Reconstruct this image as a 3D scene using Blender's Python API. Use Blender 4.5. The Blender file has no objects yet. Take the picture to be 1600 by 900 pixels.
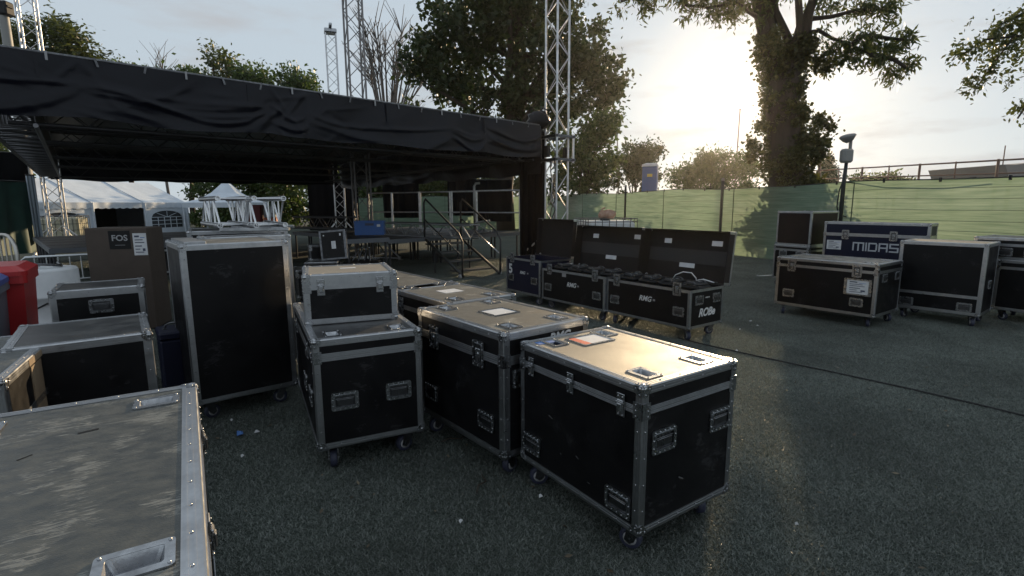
import bpy, math, random
import numpy as np
from mathutils import Matrix, Vector
R = math.radians
rnd = random.Random(7)
sc = bpy.context.scene
col = sc.collection

# ------------------------------------------------------------ camera, sky, sun, exposure
CAM_H = 1.5; FPX = 821.0; PITCH = R(9.14); ROLL = R(-0.3)
cd = bpy.data.cameras.new('camera'); cam = bpy.data.objects.new('camera', cd); col.objects.link(cam)
cd.sensor_width = 36; cd.lens = FPX / 1600 * 36; cd.clip_start = 0.05; cd.clip_end = 3000
_c, _s = math.cos(PITCH), math.sin(PITCH)
cr_, sr_ = math.cos(ROLL), math.sin(ROLL)
bx_ = Vector((1, 0, 0)); by_ = Vector((0, _s, _c)); bz_ = Vector((0, -_c, _s))
rx_ = bx_ * cr_ + by_ * sr_; ry_ = by_ * cr_ - bx_ * sr_
cam.matrix_world = Matrix(((rx_.x, ry_.x, bz_.x, 0), (rx_.y, ry_.y, bz_.y, 0), (rx_.z, ry_.z, bz_.z, CAM_H), (0, 0, 0, 1)))
sc.camera = cam
SUN_AZ = 23.5; SUN_EL = 11.2
w = bpy.data.worlds.new('World'); sc.world = w; w.use_nodes = True
nt = w.node_tree; nt.nodes.clear()
wo = nt.nodes.new('ShaderNodeOutputWorld'); bg = nt.nodes.new('ShaderNodeBackground'); sky = nt.nodes.new('ShaderNodeTexSky')
sky.sky_type = 'NISHITA'; sky.sun_disc = False
sky.sun_elevation = R(SUN_EL); sky.sun_rotation = R(SUN_AZ); sky.altitude = 100
sky.air_density = 1.0; sky.dust_density = 0.6; sky.ozone_density = 2.0
bg.inputs['Strength'].default_value = 0.11
# thin wisps of cloud, the same all round the sky
tc = nt.nodes.new('ShaderNodeTexCoord'); mp = nt.nodes.new('ShaderNodeMapping'); mp.inputs['Scale'].default_value = (3.0, 3.0, 13.0); mp.inputs['Location'].default_value = (0.35, 0.1, 0.4)
nz = nt.nodes.new('ShaderNodeTexNoise'); nz.inputs['Scale'].default_value = 1.6; nz.inputs['Detail'].default_value = 7; nz.inputs['Roughness'].default_value = 0.55
rp = nt.nodes.new('ShaderNodeValToRGB'); rp.color_ramp.elements[0].position = 0.50; rp.color_ramp.elements[1].position = 0.70
rp.color_ramp.elements[1].color = (0.7, 0.7, 0.7, 1)
hs = nt.nodes.new('ShaderNodeHueSaturation'); hs.inputs['Saturation'].default_value = 0.75; hs.inputs['Value'].default_value = 1.0
mx = nt.nodes.new('ShaderNodeMixRGB')
L_ = nt.links.new
L_(tc.outputs['Generated'], mp.inputs['Vector']); L_(mp.outputs[0], nz.inputs['Vector']); L_(nz.outputs['Fac'], rp.inputs['Fac'])
L_(sky.outputs[0], hs.inputs['Color'])
veil = nt.nodes.new('ShaderNodeMixRGB'); veil.inputs['Fac'].default_value = 0.90; veil.inputs['Color2'].default_value = (4.0, 4.6, 5.1, 1)   # even high haze
L_(hs.outputs[0], veil.inputs['Color1']); L_(rp.outputs[0], mx.inputs['Fac']); L_(veil.outputs[0], mx.inputs['Color1']); mx.inputs['Color2'].default_value = (3.55, 3.6, 3.75, 1)
L_(mx.outputs[0], bg.inputs['Color']); L_(bg.outputs[0], wo.inputs['Surface'])
sd = bpy.data.lights.new('sun', 'SUN'); sun = bpy.data.objects.new('sun', sd); col.objects.link(sun)
sd.energy = 4.6; sd.angle = R(0.53); sd.color = (1.0, 0.74, 0.44)
sdir = Vector((math.sin(R(SUN_AZ)) * math.cos(R(SUN_EL)), math.cos(R(SUN_AZ)) * math.cos(R(SUN_EL)), math.sin(R(SUN_EL))))
sun.rotation_euler = sdir.to_track_quat('Z', 'Y').to_euler(); sun.location = sdir * 60
sc.view_settings.view_transform = 'Standard'; sc.view_settings.look = 'None'
sc.view_settings.exposure = 0.33; sc.view_settings.gamma = 1.0
sc.cycles.max_bounces = 8; sc.cycles.transparent_max_bounces = 16

def at(px, py, Y):
    """world point on the sight line of photo pixel (px,py) at forward distance Y"""
    a, b = px - 800, py - 450
    u = a * cr_ + b * sr_; v = -a * sr_ + b * cr_
    x, up = u / FPX, -v / FPX
    d = Vector((x, _c + up * _s, -_s + up * _c))
    return Vector((0, 0, CAM_H)) + d * (Y / d.y)
def gz(px, py, z=0.0):
    p1 = at(px, py, 1.0) - Vector((0, 0, CAM_H))
    return Vector((0, 0, CAM_H)) + p1 * ((z - CAM_H) / p1.z)

# ------------------------------------------------------------ materials
MATS = {}
def mat(name, color, rough=0.6, metal=0.0, noise=0.0, nscale=8.0, bump=0.0, bscale=120.0, color2=None, spec=0.5, ramp=(0.35, 0.7), stretch=None, rvar=0.0, coat=0.0, scratch=None):
    if name in MATS: return MATS[name]
    m = bpy.data.materials.new(name); m.use_nodes = True; MATS[name] = m
    t = m.node_tree; b = t.nodes['Principled BSDF']; lk = t.links.new
    b.inputs['Base Color'].default_value = (*color, 1); b.inputs['Roughness'].default_value = rough; b.inputs['Metallic'].default_value = metal
    b.inputs['Specular IOR Level'].default_value = spec
    if coat: b.inputs['Coat Weight'].default_value = coat
    tcn = t.nodes.new('ShaderNodeTexCoord'); mpn = t.nodes.new('ShaderNodeMapping')
    oi = t.nodes.new('ShaderNodeObjectInfo'); ad = t.nodes.new('ShaderNodeVectorMath'); ad.operation = 'MULTIPLY_ADD'
    lk(oi.outputs['Random'], ad.inputs[0]); ad.inputs[1].default_value = (17, 31, 11); lk(tcn.outputs['Object'], ad.inputs[2]); lk(ad.outputs[0], mpn.inputs['Vector'])
    if stretch: mpn.inputs['Scale'].default_value = stretch
    if color2 is not None or rvar:
        n = t.nodes.new('ShaderNodeTexNoise'); n.inputs['Scale'].default_value = nscale; n.inputs['Detail'].default_value = 8; n.inputs['Roughness'].default_value = 0.62
        lk(mpn.outputs[0], n.inputs['Vector'])
        rmp = t.nodes.new('ShaderNodeMapRange'); rmp.inputs['From Min'].default_value = ramp[0]; rmp.inputs['From Max'].default_value = ramp[1]
        lk(n.outputs['Fac'], rmp.inputs['Value'])
        if color2 is not None:
            mixn = t.nodes.new('ShaderNodeMixRGB'); mixn.inputs[1].default_value = (*color, 1); mixn.inputs[2].default_value = (*color2, 1)
            lk(rmp.outputs[0], mixn.inputs[0]); lk(mixn.outputs[0], b.inputs['Base Color'])
        if rvar:
            rr = t.nodes.new('ShaderNodeMapRange'); rr.inputs['To Min'].default_value = max(0.05, rough - rvar); rr.inputs['To Max'].default_value = rough + rvar
            lk(rmp.outputs[0], rr.inputs['Value']); lk(rr.outputs[0], b.inputs['Roughness'])
    if scratch is not None:
        scol, thr = scratch
        ns = t.nodes.new('ShaderNodeTexNoise'); ns.inputs['Scale'].default_value = 1.0; ns.inputs['Detail'].default_value = 9; ns.inputs['Roughness'].default_value = .72; ns.inputs['Distortion'].default_value = 0.9
        ms_ = t.nodes.new('ShaderNodeMapping'); ms_.inputs['Scale'].default_value = (20, 105, 45); ms_.inputs['Rotation'].default_value = (0, 0.3, 0.5); lk(ad.outputs[0], ms_.inputs['Vector']); lk(ms_.outputs[0], ns.inputs['Vector'])
        nm_ = t.nodes.new('ShaderNodeTexNoise'); nm_.inputs['Scale'].default_value = 7; nm_.inputs['Detail'].default_value = 6; lk(ad.outputs[0], nm_.inputs['Vector'])
        mu = t.nodes.new('ShaderNodeMath'); mu.operation = 'MULTIPLY'; lk(ns.outputs['Fac'], mu.inputs[0]); lk(nm_.outputs['Fac'], mu.inputs[1])
        mr = t.nodes.new('ShaderNodeMapRange'); mr.inputs['From Min'].default_value = thr; mr.inputs['From Max'].default_value = thr + .03; lk(mu.outputs[0], mr.inputs['Value'])
        mx2 = t.nodes.new('ShaderNodeMixRGB'); mx2.inputs[2].default_value = (*scol, 1); lk(mr.outputs[0], mx2.inputs[0])
        src = b.inputs['Base Color'].links[0].from_socket if b.inputs['Base Color'].links else None
        if src: lk(src, mx2.inputs[1])
        else: mx2.inputs[1].default_value = (*color, 1)
        lk(mx2.outputs[0], b.inputs['Base Color'])
    if bump:
        n2 = t.nodes.new('ShaderNodeTexNoise'); n2.inputs['Scale'].default_value = bscale; n2.inputs['Detail'].default_value = 4
        lk(mpn.outputs[0], n2.inputs['Vector'])
        bn = t.nodes.new('ShaderNodeBump'); bn.inputs['Strength'].default_value = bump; bn.inputs['Distance'].default_value = 0.004
        lk(n2.outputs['Fac'], bn.inputs['Height']); lk(bn.outputs[0], b.inputs['Normal'])
    return m
def leafmat(name, c1, c2, trans=0.45):
    m = bpy.data.materials.new(name); m.use_nodes = True; t = m.node_tree; t.nodes.clear(); lk = t.links.new
    o = t.nodes.new('ShaderNodeOutputMaterial'); g = t.nodes.new('ShaderNodeNewGeometry')
    mi = t.nodes.new('ShaderNodeMixRGB'); mi.inputs[1].default_value = (*c1, 1); mi.inputs[2].default_value = (*c2, 1)
    lk(g.outputs['Random Per Island'], mi.inputs[0])
    d = t.nodes.new('ShaderNodeBsdfPrincipled'); d.inputs['Roughness'].default_value = 0.45; d.inputs['Specular IOR Level'].default_value = 0.4
    tr = t.nodes.new('ShaderNodeBsdfTranslucent'); hsv = t.nodes.new('ShaderNodeHueSaturation'); hsv.inputs['Value'].default_value = 1.6; hsv.inputs['Saturation'].default_value = 1.15
    lk(mi.outputs[0], d.inputs['Base Color']); lk(mi.outputs[0], hsv.inputs['Color']); lk(hsv.outputs[0], tr.inputs['Color'])
    ms = t.nodes.new('ShaderNodeMixShader'); ms.inputs[0].default_value = trans
    lk(d.outputs[0], ms.inputs[1]); lk(tr.outputs[0], ms.inputs[2]); lk(ms.outputs[0], o.inputs['Surface'])
    MATS[name] = m; return m

BLACK = mat('black_laminate', (0.0035, 0.0035, 0.0045), 0.46, bump=0.12, bscale=420, color2=(0.006, 0.006, 0.007), nscale=5, rvar=0.1, spec=0.22, scratch=((.022, .022, .024), .335))
NAVY = mat('navy_laminate', (0.006, 0.008, 0.024), 0.45, bump=0.1, bscale=420, color2=(0.009, 0.011, 0.03), nscale=5, spec=.25)
BROWN = mat('brown_laminate', (0.016, 0.009, 0.008), 0.5, bump=0.12, bscale=380, color2=(0.011, 0.007, 0.006), nscale=5, spec=.25)
INNER = mat('inner_lid_lining', (0.005, 0.0035, 0.0035), 0.9, color2=(0.009, 0.0065, 0.0065), nscale=6, bump=0.1, bscale=200)
ALU = mat('aluminium_profile', (0.50, 0.51, 0.53), 0.36, 1.0, color2=(0.33, 0.34, 0.36), nscale=14, bump=0.06, bscale=90, rvar=0.1, ramp=(0.3, 0.75))
STEEL = mat('zinc_steel', (0.46, 0.47, 0.49), 0.30, 1.0, color2=(0.26, 0.27, 0.29), nscale=25, rvar=0.1, bump=0.05, bscale=150)
DSTEEL = mat('dark_steel', (0.16, 0.165, 0.175), 0.36, 1.0, color2=(0.08, 0.08, 0.085), nscale=20, rvar=0.1)
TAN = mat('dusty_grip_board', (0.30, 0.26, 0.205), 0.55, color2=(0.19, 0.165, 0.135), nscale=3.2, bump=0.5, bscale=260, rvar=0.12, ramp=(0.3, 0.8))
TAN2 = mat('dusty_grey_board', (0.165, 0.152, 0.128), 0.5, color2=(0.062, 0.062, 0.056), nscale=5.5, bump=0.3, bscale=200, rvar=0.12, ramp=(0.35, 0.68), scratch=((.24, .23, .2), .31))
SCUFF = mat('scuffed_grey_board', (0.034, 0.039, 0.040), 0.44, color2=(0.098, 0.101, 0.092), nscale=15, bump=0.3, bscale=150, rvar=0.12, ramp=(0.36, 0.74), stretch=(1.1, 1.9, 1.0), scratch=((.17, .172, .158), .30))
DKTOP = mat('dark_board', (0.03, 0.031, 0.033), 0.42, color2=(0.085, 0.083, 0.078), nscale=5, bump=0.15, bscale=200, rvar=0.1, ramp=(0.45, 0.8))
BIRCH = mat('bare_plywood', (0.26, 0.19, 0.12), 0.6, color2=(0.16, 0.11, 0.07), nscale=7, stretch=(1, 1, .2))
RUBB = mat('blue_rubber', (0.018, 0.022, 0.05), 0.6, color2=(0.035, 0.038, 0.06), nscale=12)
BRUB = mat('black_rubber', (0.012, 0.012, 0.013), 0.65)
PAPER = mat('white_paper', (0.62, 0.63, 0.65), 0.7, color2=(0.5, 0.51, 0.53), nscale=10)
INK = mat('dark_ink', (0.05, 0.06, 0.1), 0.7)
REDP = mat('red_print', (0.62, 0.09, 0.05), 0.6)
BLUP = mat('blue_print', (0.06, 0.16, 0.42), 0.6)
WHITEP = mat('white_print', (0.7, 0.7, 0.7), 0.6, color2=(0.45, 0.45, 0.46), nscale=30)
GREYP = mat('grey_print', (0.30, 0.30, 0.31), 0.6)
CARD = mat('brown_cardboard', (0.072, 0.055, 0.045), 0.8, color2=(0.058, 0.044, 0.036), nscale=6, bump=0.1, bscale=60)
BLKP = mat('black_print', (0.006, 0.006, 0.007), 0.6, spec=.3)
BFAB = mat('black_vinyl', (0.002, 0.0026, 0.007), 0.36, color2=(0.003, 0.004, 0.009), nscale=3, bump=0.2, bscale=40, spec=0.25)
DRAPE = mat('black_drape', (0.004, 0.004, 0.005), 0.95, spec=.1)
TRUSS = mat('truss_aluminium', (0.62, 0.62, 0.63), 0.38, 1.0, color2=(0.42, 0.42, 0.44), nscale=9, rvar=0.1)
BTRUSS = mat('black_truss', (0.06, 0.06, 0.065), 0.45, 0.6)
DECK = mat('stage_deck_board', (0.012, 0.013, 0.017), 0.5, color2=(0.02, 0.02, 0.024), nscale=4, spec=.3)
TENT = mat('white_tent_sheet', (0.62, 0.68, 0.76), 0.55, color2=(0.5, 0.56, 0.64), nscale=2)
TENTD = mat('tent_window_film', (0.05, 0.055, 0.065), 0.2)
TARP = mat('dark_green_tarpaulin', (0.03, 0.085, 0.07), 0.55, color2=(0.02, 0.055, 0.05), nscale=3)
REDB = mat('red_plastic', (0.36, 0.015, 0.018), 0.38)
BLUEB = mat('blue_plastic', (0.03, 0.10, 0.30), 0.4)
GREYB = mat('grey_plastic', (0.12, 0.14, 0.17), 0.5)
WDRUM = mat('white_plastic', (0.62, 0.64, 0.66), 0.4, color2=(0.5, 0.52, 0.54), nscale=5)
IBCP = mat('ibc_plastic', (0.55, 0.54, 0.42), 0.45, color2=(0.42, 0.40, 0.28), nscale=3)
POSTM = mat('dark_post', (0.035, 0.036, 0.036), 0.55, 0.3)
GPOST = mat('grey_pole', (0.22, 0.22, 0.21), 0.55)
RAILM = mat('rail_brown', (0.16, 0.10, 0.08), 0.6)
CONC = mat('dark_roof_sheet', (0.16, 0.165, 0.17), 0.7)
BARK = mat('bark', (0.048, 0.034, 0.024), 0.9, color2=(0.026, 0.019, 0.014), nscale=9, bump=0.8, bscale=14, stretch=(1, 1, .25))
GBARK = mat('grey_bark', (0.16, 0.14, 0.125), 0.9, color2=(0.10, 0.088, 0.08), nscale=9)

# ------------------------------------------------------------ mesh helpers
class MB:
    def __init__(s): s.v = []; s.f = []; s.sm = []
    def add(s, vs, fs, M=None, smooth=False):
        o = len(s.v)
        s.v += [tuple(M @ Vector(p)) for p in vs] if M is not None else [tuple(p) for p in vs]
        s.f += [tuple(i + o for i in f) for f in fs]; s.sm += [smooth] * len(fs)
        return s
    def box(s, a, b, M=None):
        x0, y0, z0 = a; x1, y1, z1 = b
        return s.add([(x0, y0, z0), (x1, y0, z0), (x1, y1, z0), (x0, y1, z0), (x0, y0, z1), (x1, y0, z1), (x1, y1, z1), (x0, y1, z1)],
                     [(0, 3, 2, 1), (4, 5, 6, 7), (0, 1, 5, 4), (1, 2, 6, 5), (2, 3, 7, 6), (3, 0, 4, 7)], M)
    def cbox(s, a, b, c, M=None):
        """box with chamfered edges of size c"""
        a = Vector(a); b = Vector(b); m = (a + b) / 2; h = (b - a) / 2; vs = []; idx = {}
        for sx in (-1, 1):
            for sy in (-1, 1):
                for sz in (-1, 1):
                    for k in range(3):
                        q = [sx * (h.x - c), sy * (h.y - c), sz * (h.z - c)]; q[k] = (sx, sy, sz)[k] * h[k]
                        idx[(sx, sy, sz, k)] = len(vs); vs.append(m + Vector(q))
        fs = []
        def ori(f):
            n = (Vector(vs[f[1]]) - Vector(vs[f[0]])).cross(Vector(vs[f[2]]) - Vector(vs[f[1]]))
            cc = sum((Vector(vs[i]) for i in f), Vector()) / len(f) - m
            return f if n.dot(cc) > 0 else f[::-1]
        P = [-1, 1]
        for k in range(3):
            i, j = [q for q in range(3) if q != k]
            for sg in P:
                f = []
                for (u, v) in ((-1, -1), (1, -1), (1, 1), (-1, 1)):
                    t = [0, 0, 0]; t[k] = sg; t[i] = u; t[j] = v; f.append(idx[(*t, k)])
                fs.append(ori(f))
            for u in P:
                for v in P:
                    t0 = [0, 0, 0]; t1 = [0, 0, 0]; t0[k] = -1; t1[k] = 1; t0[i] = t1[i] = u; t0[j] = t1[j] = v
                    fs.append(ori([idx[(*t0, i)], idx[(*t1, i)], idx[(*t1, j)], idx[(*t0, j)]]))
        for sx in P:
            for sy in P:
                for sz in P: fs.append(ori([idx[(sx, sy, sz, 0)], idx[(sx, sy, sz, 1)], idx[(sx, sy, sz, 2)]]))
        return s.add(vs, fs, M)
    def tube(s, p, q, r, n=8, r2=None, cap=True, M=None):
        p = Vector(p); q = Vector(q); d = q - p
        if d.length < 1e-6: return s
        d.normalize(); a = d.orthogonal().normalized(); b = d.cross(a); r2 = r if r2 is None else r2; vs = []
        for i in range(n):
            t = 2 * math.pi * i / n; e = a * math.cos(t) + b * math.sin(t); vs += [p + e * r, q + e * r2]
        o = len(s.v)
        s.add(vs, [(2 * i, 2 * ((i + 1) % n), 2 * ((i + 1) % n) + 1, 2 * i + 1) for i in range(n)], M, True)
        if cap: s.add(vs, [tuple(2 * i for i in range(n))[::-1], tuple(2 * i + 1 for i in range(n))], M)
        return s
    def path(s, pts, rs, n=6, M=None):
        pts = [Vector(p) for p in pts]
        if not hasattr(rs, '__len__'): rs = [rs] * len(pts)
        vs = []; a = None
        for i, p in enumerate(pts):
            d = (pts[min(i + 1, len(pts) - 1)] - pts[max(i - 1, 0)]).normalized()
            a = d.orthogonal().normalized() if a is None else (a - d * a.dot(d)).normalized()
            b = d.cross(a)
            for k in range(n):
                t = 2 * math.pi * k / n; vs.append(p + (a * math.cos(t) + b * math.sin(t)) * rs[i])
        fs = [(i * n + k, i * n + (k + 1) % n, (i + 1) * n + (k + 1) % n, (i + 1) * n + k) for i in range(len(pts) - 1) for k in range(n)]
        fs += [tuple(range(n))[::-1], tuple((len(pts) - 1) * n + k for k in range(n))]
        return s.add(vs, fs, M, True)
    def lathe(s, prof, n=20, M=None, smooth=True):
        vs = [(r * math.cos(2 * math.pi * k / n), r * math.sin(2 * math.pi * k / n), z) for r, z in prof for k in range(n)]
        m = len(prof)
        fs = [(i * n + k, i * n + (k + 1) % n, (i + 1) * n + (k + 1) % n, (i + 1) * n + k) for i in range(m - 1) for k in range(n)]
        return s.add(vs, fs + [tuple(range(n))[::-1], tuple((m - 1) * n + k for k in range(n))], M, smooth)
    def sphere(s, c, r, n=8, m=5, M=None, sq=(1, 1, 1)):
        vs = []; fs = []
        for i in range(m + 1):
            t = math.pi * i / m
            for k in range(n):
                a = 2 * math.pi * k / n
                vs.append((c[0] + r * sq[0] * math.sin(t) * math.cos(a), c[1] + r * sq[1] * math.sin(t) * math.sin(a), c[2] + r * sq[2] * math.cos(t)))
        for i in range(m):
            for k in range(n): fs.append((i * n + k, (i + 1) * n + k, (i + 1) * n + (k + 1) % n, i * n + (k + 1) % n))
        return s.add(vs, fs, M, True)
    def extr(s, poly, z0, z1, M=None):
        n = len(poly)
        vs = [(x, y, z0) for x, y in poly] + [(x, y, z1) for x, y in poly]
        return s.add(vs, [tuple(range(n))[::-1], tuple(range(n, 2 * n))] + [(i, (i + 1) % n, n + (i + 1) % n, n + i) for i in range(n)], M)
    def mesh(s, name):
        me = bpy.data.meshes.new(name); me.from_pydata(s.v, [], s.f)
        me.polygons.foreach_set('use_smooth', s.sm); me.update(); return me
    def build(s, name, m, parent=None, M=None):
        return inst(name, s.mesh(name), m, parent, M)
def inst(name, me, m, parent=None, M=None):
    if m is not None and not me.materials: me.materials.append(m)
    o = bpy.data.objects.new(name, me); col.objects.link(o)
    if parent: o.parent = parent
    if M is not None: o.matrix_local = M
    return o
def tag(o, label=None, cat=None, group=None, kind=None):
    if label: o['label'] = label
    if cat: o['category'] = cat
    if group: o['group'] = group
    if kind: o['kind'] = kind
    return o
def thing(name, label, cat, loc=(0, 0, 0), rz=0.0, group=None):
    o = bpy.data.objects.new(name, None); col.objects.link(o); o.location = loc; o.rotation_euler = (0, 0, rz); o.empty_display_size = .2
    return tag(o, label, cat, group)
def T(*p): return Matrix.Translation(Vector(p if len(p) == 3 else p[0]))
def frame(a, b, n, o): return Matrix(((a[0], b[0], n[0], o[0]), (a[1], b[1], n[1], o[1]), (a[2], b[2], n[2], o[2]), (0, 0, 0, 1)))
def rrect(w, h, r, n=3):
    p = []
    for cx, cy, a0 in ((w / 2 - r, h / 2 - r, 0), (-w / 2 + r, h / 2 - r, 90), (-w / 2 + r, -h / 2 + r, 180), (w / 2 - r, -h / 2 + r, 270)):
        for i in range(n + 1):
            a = R(a0 + 90 * i / n); p.append((cx + r * math.cos(a), cy + r * math.sin(a)))
    return p
def ring(mb, outer, inner, z0, z1, M=None):
    n = len(outer)
    vs = [(x, y, z1) for x, y in outer] + [(x, y, z1) for x, y in inner] + [(x, y, z0) for x, y in outer] + [(x, y, z0) for x, y in inner]
    fs = []
    for i in range(n):
        j = (i + 1) % n
        fs += [(i, j, n + j, n + i), (2 * n + j, 2 * n + i, 3 * n + i, 3 * n + j), (i, 2 * n + i, 2 * n + j, j), (n + j, 3 * n + j, 3 * n + i, n + i)]
    mb.add(vs, fs, M)
def text_mesh(txt, size, depth=0.0015, bold=0.0, shear=0.0, space=1.0):
    c = bpy.data.curves.new('t', 'FONT'); c.body = txt; c.size = size; c.extrude = depth; c.offset = bold; c.shear = shear; c.space_character = space
    c.align_x = 'CENTER'; c.align_y = 'CENTER'; c.resolution_u = 3
    o = bpy.data.objects.new('t', c); col.objects.link(o); dg = bpy.context.evaluated_depsgraph_get(); dg.update()
    me = bpy.data.meshes.new_from_object(o.evaluated_get(dg)); bpy.data.objects.remove(o); me.materials.clear(); return me

# ------------------------------------------------------------ ground
def ground():
    m = bpy.data.materials.new('artificial_turf'); m.use_nodes = True; t = m.node_tree; b = t.nodes['Principled BSDF']; lk = t.links.new
    tcn = t.nodes.new('ShaderNodeTexCoord')
    n1 = t.nodes.new('ShaderNodeTexNoise'); n1.inputs['Scale'].default_value = 90; n1.inputs['Detail'].default_value = 6; n1.inputs['Roughness'].default_value = 0.7
    n2 = t.nodes.new('ShaderNodeTexNoise'); n2.inputs['Scale'].default_value = 0.7; n2.inputs['Detail'].default_value = 5
    lk(tcn.outputs['Object'], n1.inputs['Vector']); lk(tcn.outputs['Object'], n2.inputs['Vector'])
    r1 = t.nodes.new('ShaderNodeValToRGB'); r1.color_ramp.elements[0].color = (0.026, 0.035, 0.032, 1); r1.color_ramp.elements[1].color = (0.125, 0.143, 0.127, 1)
    r1.color_ramp.elements[0].position = 0.36; r1.color_ramp.elements[1].position = 0.72
    lk(n1.outputs['Fac'], r1.inputs['Fac'])
    mi = t.nodes.new('ShaderNodeMixRGB'); mi.blend_type = 'MULTIPLY'; mi.inputs[0].default_value = 1
    r2 = t.nodes.new('ShaderNodeValToRGB'); r2.color_ramp.elements[0].color = (0.72, 0.74, 0.72, 1); r2.color_ramp.elements[1].color = (1.1, 1.08, 1.02, 1); r2.color_ramp.elements[0].position = .35; r2.color_ramp.elements[1].position = .7
    lk(n2.outputs['Fac'], r2.inputs['Fac']); lk(r1.outputs[0], mi.inputs[1]); lk(r2.outputs[0], mi.inputs[2]); lk(mi.outputs[0], b.inputs['Base Color'])
    b.inputs['Roughness'].default_value = 0.8; b.inputs['Specular IOR Level'].default_value = 0.2
    bn = t.nodes.new('ShaderNodeBump'); bn.inputs['Strength'].default_value = 0.9; bn.inputs['Distance'].default_value = 0.012
    lk(n1.outputs['Fac'], bn.inputs['Height']); lk(bn.outputs[0], b.inputs['Normal'])
    N = 40; vs = []; fs = []
    g = MB(); g.add([(-96, -11, 0), (104, -11, 0), (104, 88, 0), (-96, 88, 0)], [(0, 1, 2, 3)])
    o = g.build('ground', m); tag(o, 'dark green artificial turf ground', None, kind='structure'); return m
ground()
def turf():
    """real fibres for the near turf: one small patch scattered by geometry nodes"""
    rg = np.random.default_rng(3); n = 6500; S = 0.4
    xy = rg.uniform(-S / 2, S / 2, (n, 2)); an = rg.uniform(0, 2 * np.pi, n); hh = rg.uniform(.004, .012, n); wd = rg.uniform(.0008, .0017, n)
    le = rg.uniform(0.003, .019, n); la = rg.uniform(0, 2 * np.pi, n)
    dx, dy = np.cos(an) * wd, np.sin(an) * wd
    b0 = np.stack([xy[:, 0] - dx, xy[:, 1] - dy, np.zeros(n)], 1); b1 = np.stack([xy[:, 0] + dx, xy[:, 1] + dy, np.zeros(n)], 1)
    tp = np.stack([xy[:, 0] + np.cos(la) * le, xy[:, 1] + np.sin(la) * le, hh], 1)
    t0 = tp - np.stack([dx, dy, 0 * dx], 1) * .5; t1 = tp + np.stack([dx, dy, 0 * dx], 1) * .5
    V = np.stack([b0, b1, t1, t0], 1).reshape(-1, 3)
    me = bpy.data.meshes.new('turf_patch'); me.from_pydata(V.tolist(), [], np.arange(4 * n).reshape(-1, 4).tolist())
    m = leafmat('turf_fibre', (0.045, 0.060, 0.055), (0.21, 0.235, 0.21), 0.25); me.materials.append(m)
    tt = m.node_tree; tcx = tt.nodes.new('ShaderNodeNewGeometry'); tn = tt.nodes.new('ShaderNodeTexNoise'); tn.inputs['Scale'].default_value = 1.1; tn.inputs['Detail'].default_value = 6; tn.inputs['Roughness'].default_value = .6
    tt.links.new(tcx.outputs['Position'], tn.inputs['Vector']); tr_ = tt.nodes.new('ShaderNodeMapRange'); tr_.inputs['From Min'].default_value = .32; tr_.inputs['From Max'].default_value = .70; tr_.inputs['To Min'].default_value = .42; tr_.inputs['To Max'].default_value = 1.5
    tt.links.new(tn.outputs['Fac'], tr_.inputs['Value']); tm = tt.nodes.new('ShaderNodeMixRGB'); tm.blend_type = 'MULTIPLY'; tm.inputs[0].default_value = 1
    mixc = [q for q in tt.nodes if q.type == 'MIX_RGB' and q is not tm][0]; tt.links.new(mixc.outputs[0], tm.inputs[1]); tt.links.new(tr_.outputs[0], tm.inputs[2]); tt.links.new(tm.outputs[0], tt.nodes['Principled BSDF'].inputs['Base Color'])
    m.node_tree.nodes['Principled BSDF'].inputs['Roughness'].default_value = 0.34; m.node_tree.nodes['Principled BSDF'].inputs['Specular IOR Level'].default_value = 1.0
    pts = []; rots = []
    y = 0.75
    while y < 14.5:
        x = -y * 1.05 - .6
        while x < y * 1.08 + .6:
            pts.append((x, y, 0.001)); rots.append(rg.integers(0, 4) * math.pi / 2); x += S
        y += S
    pm = bpy.data.meshes.new('turf_fibres'); pm.from_pydata(pts, [], [])
    a = pm.attributes.new('rot', 'FLOAT', 'POINT'); a.data.foreach_set('value', rots)
    src = bpy.data.objects.new('turf_patch', me)
    o = bpy.data.objects.new('turf_fibres', pm); col.objects.link(o); tag(o, 'short dark green turf fibres covering the ground', 'turf', kind='stuff')
    ng = bpy.data.node_groups.new('turf_scatter', 'GeometryNodeTree')
    ng.interface.new_socket('Geometry', in_out='INPUT', socket_type='NodeSocketGeometry'); ng.interface.new_socket('Geometry', in_out='OUTPUT', socket_type='NodeSocketGeometry')
    gi = ng.nodes.new('NodeGroupInput'); go = ng.nodes.new('NodeGroupOutput'); ip = ng.nodes.new('GeometryNodeInstanceOnPoints'); oi = ng.nodes.new('GeometryNodeObjectInfo')
    oi.inputs['Object'].default_value = src
    na = ng.nodes.new('GeometryNodeInputNamedAttribute'); na.data_type = 'FLOAT'; na.inputs['Name'].default_value = 'rot'
    cx = ng.nodes.new('ShaderNodeCombineXYZ')
    ng.links.new(na.outputs['Attribute'], cx.inputs['Z']); ng.links.new(cx.outputs[0], ip.inputs['Rotation'])
    ng.links.new(gi.outputs[0], ip.inputs['Points']); ng.links.new(oi.outputs['Geometry'], ip.inputs['Instance']); ng.links.new(ip.outputs[0], go.inputs[0])
    md = o.modifiers.new('scatter', 'NODES'); md.node_group = ng
turf()

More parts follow.
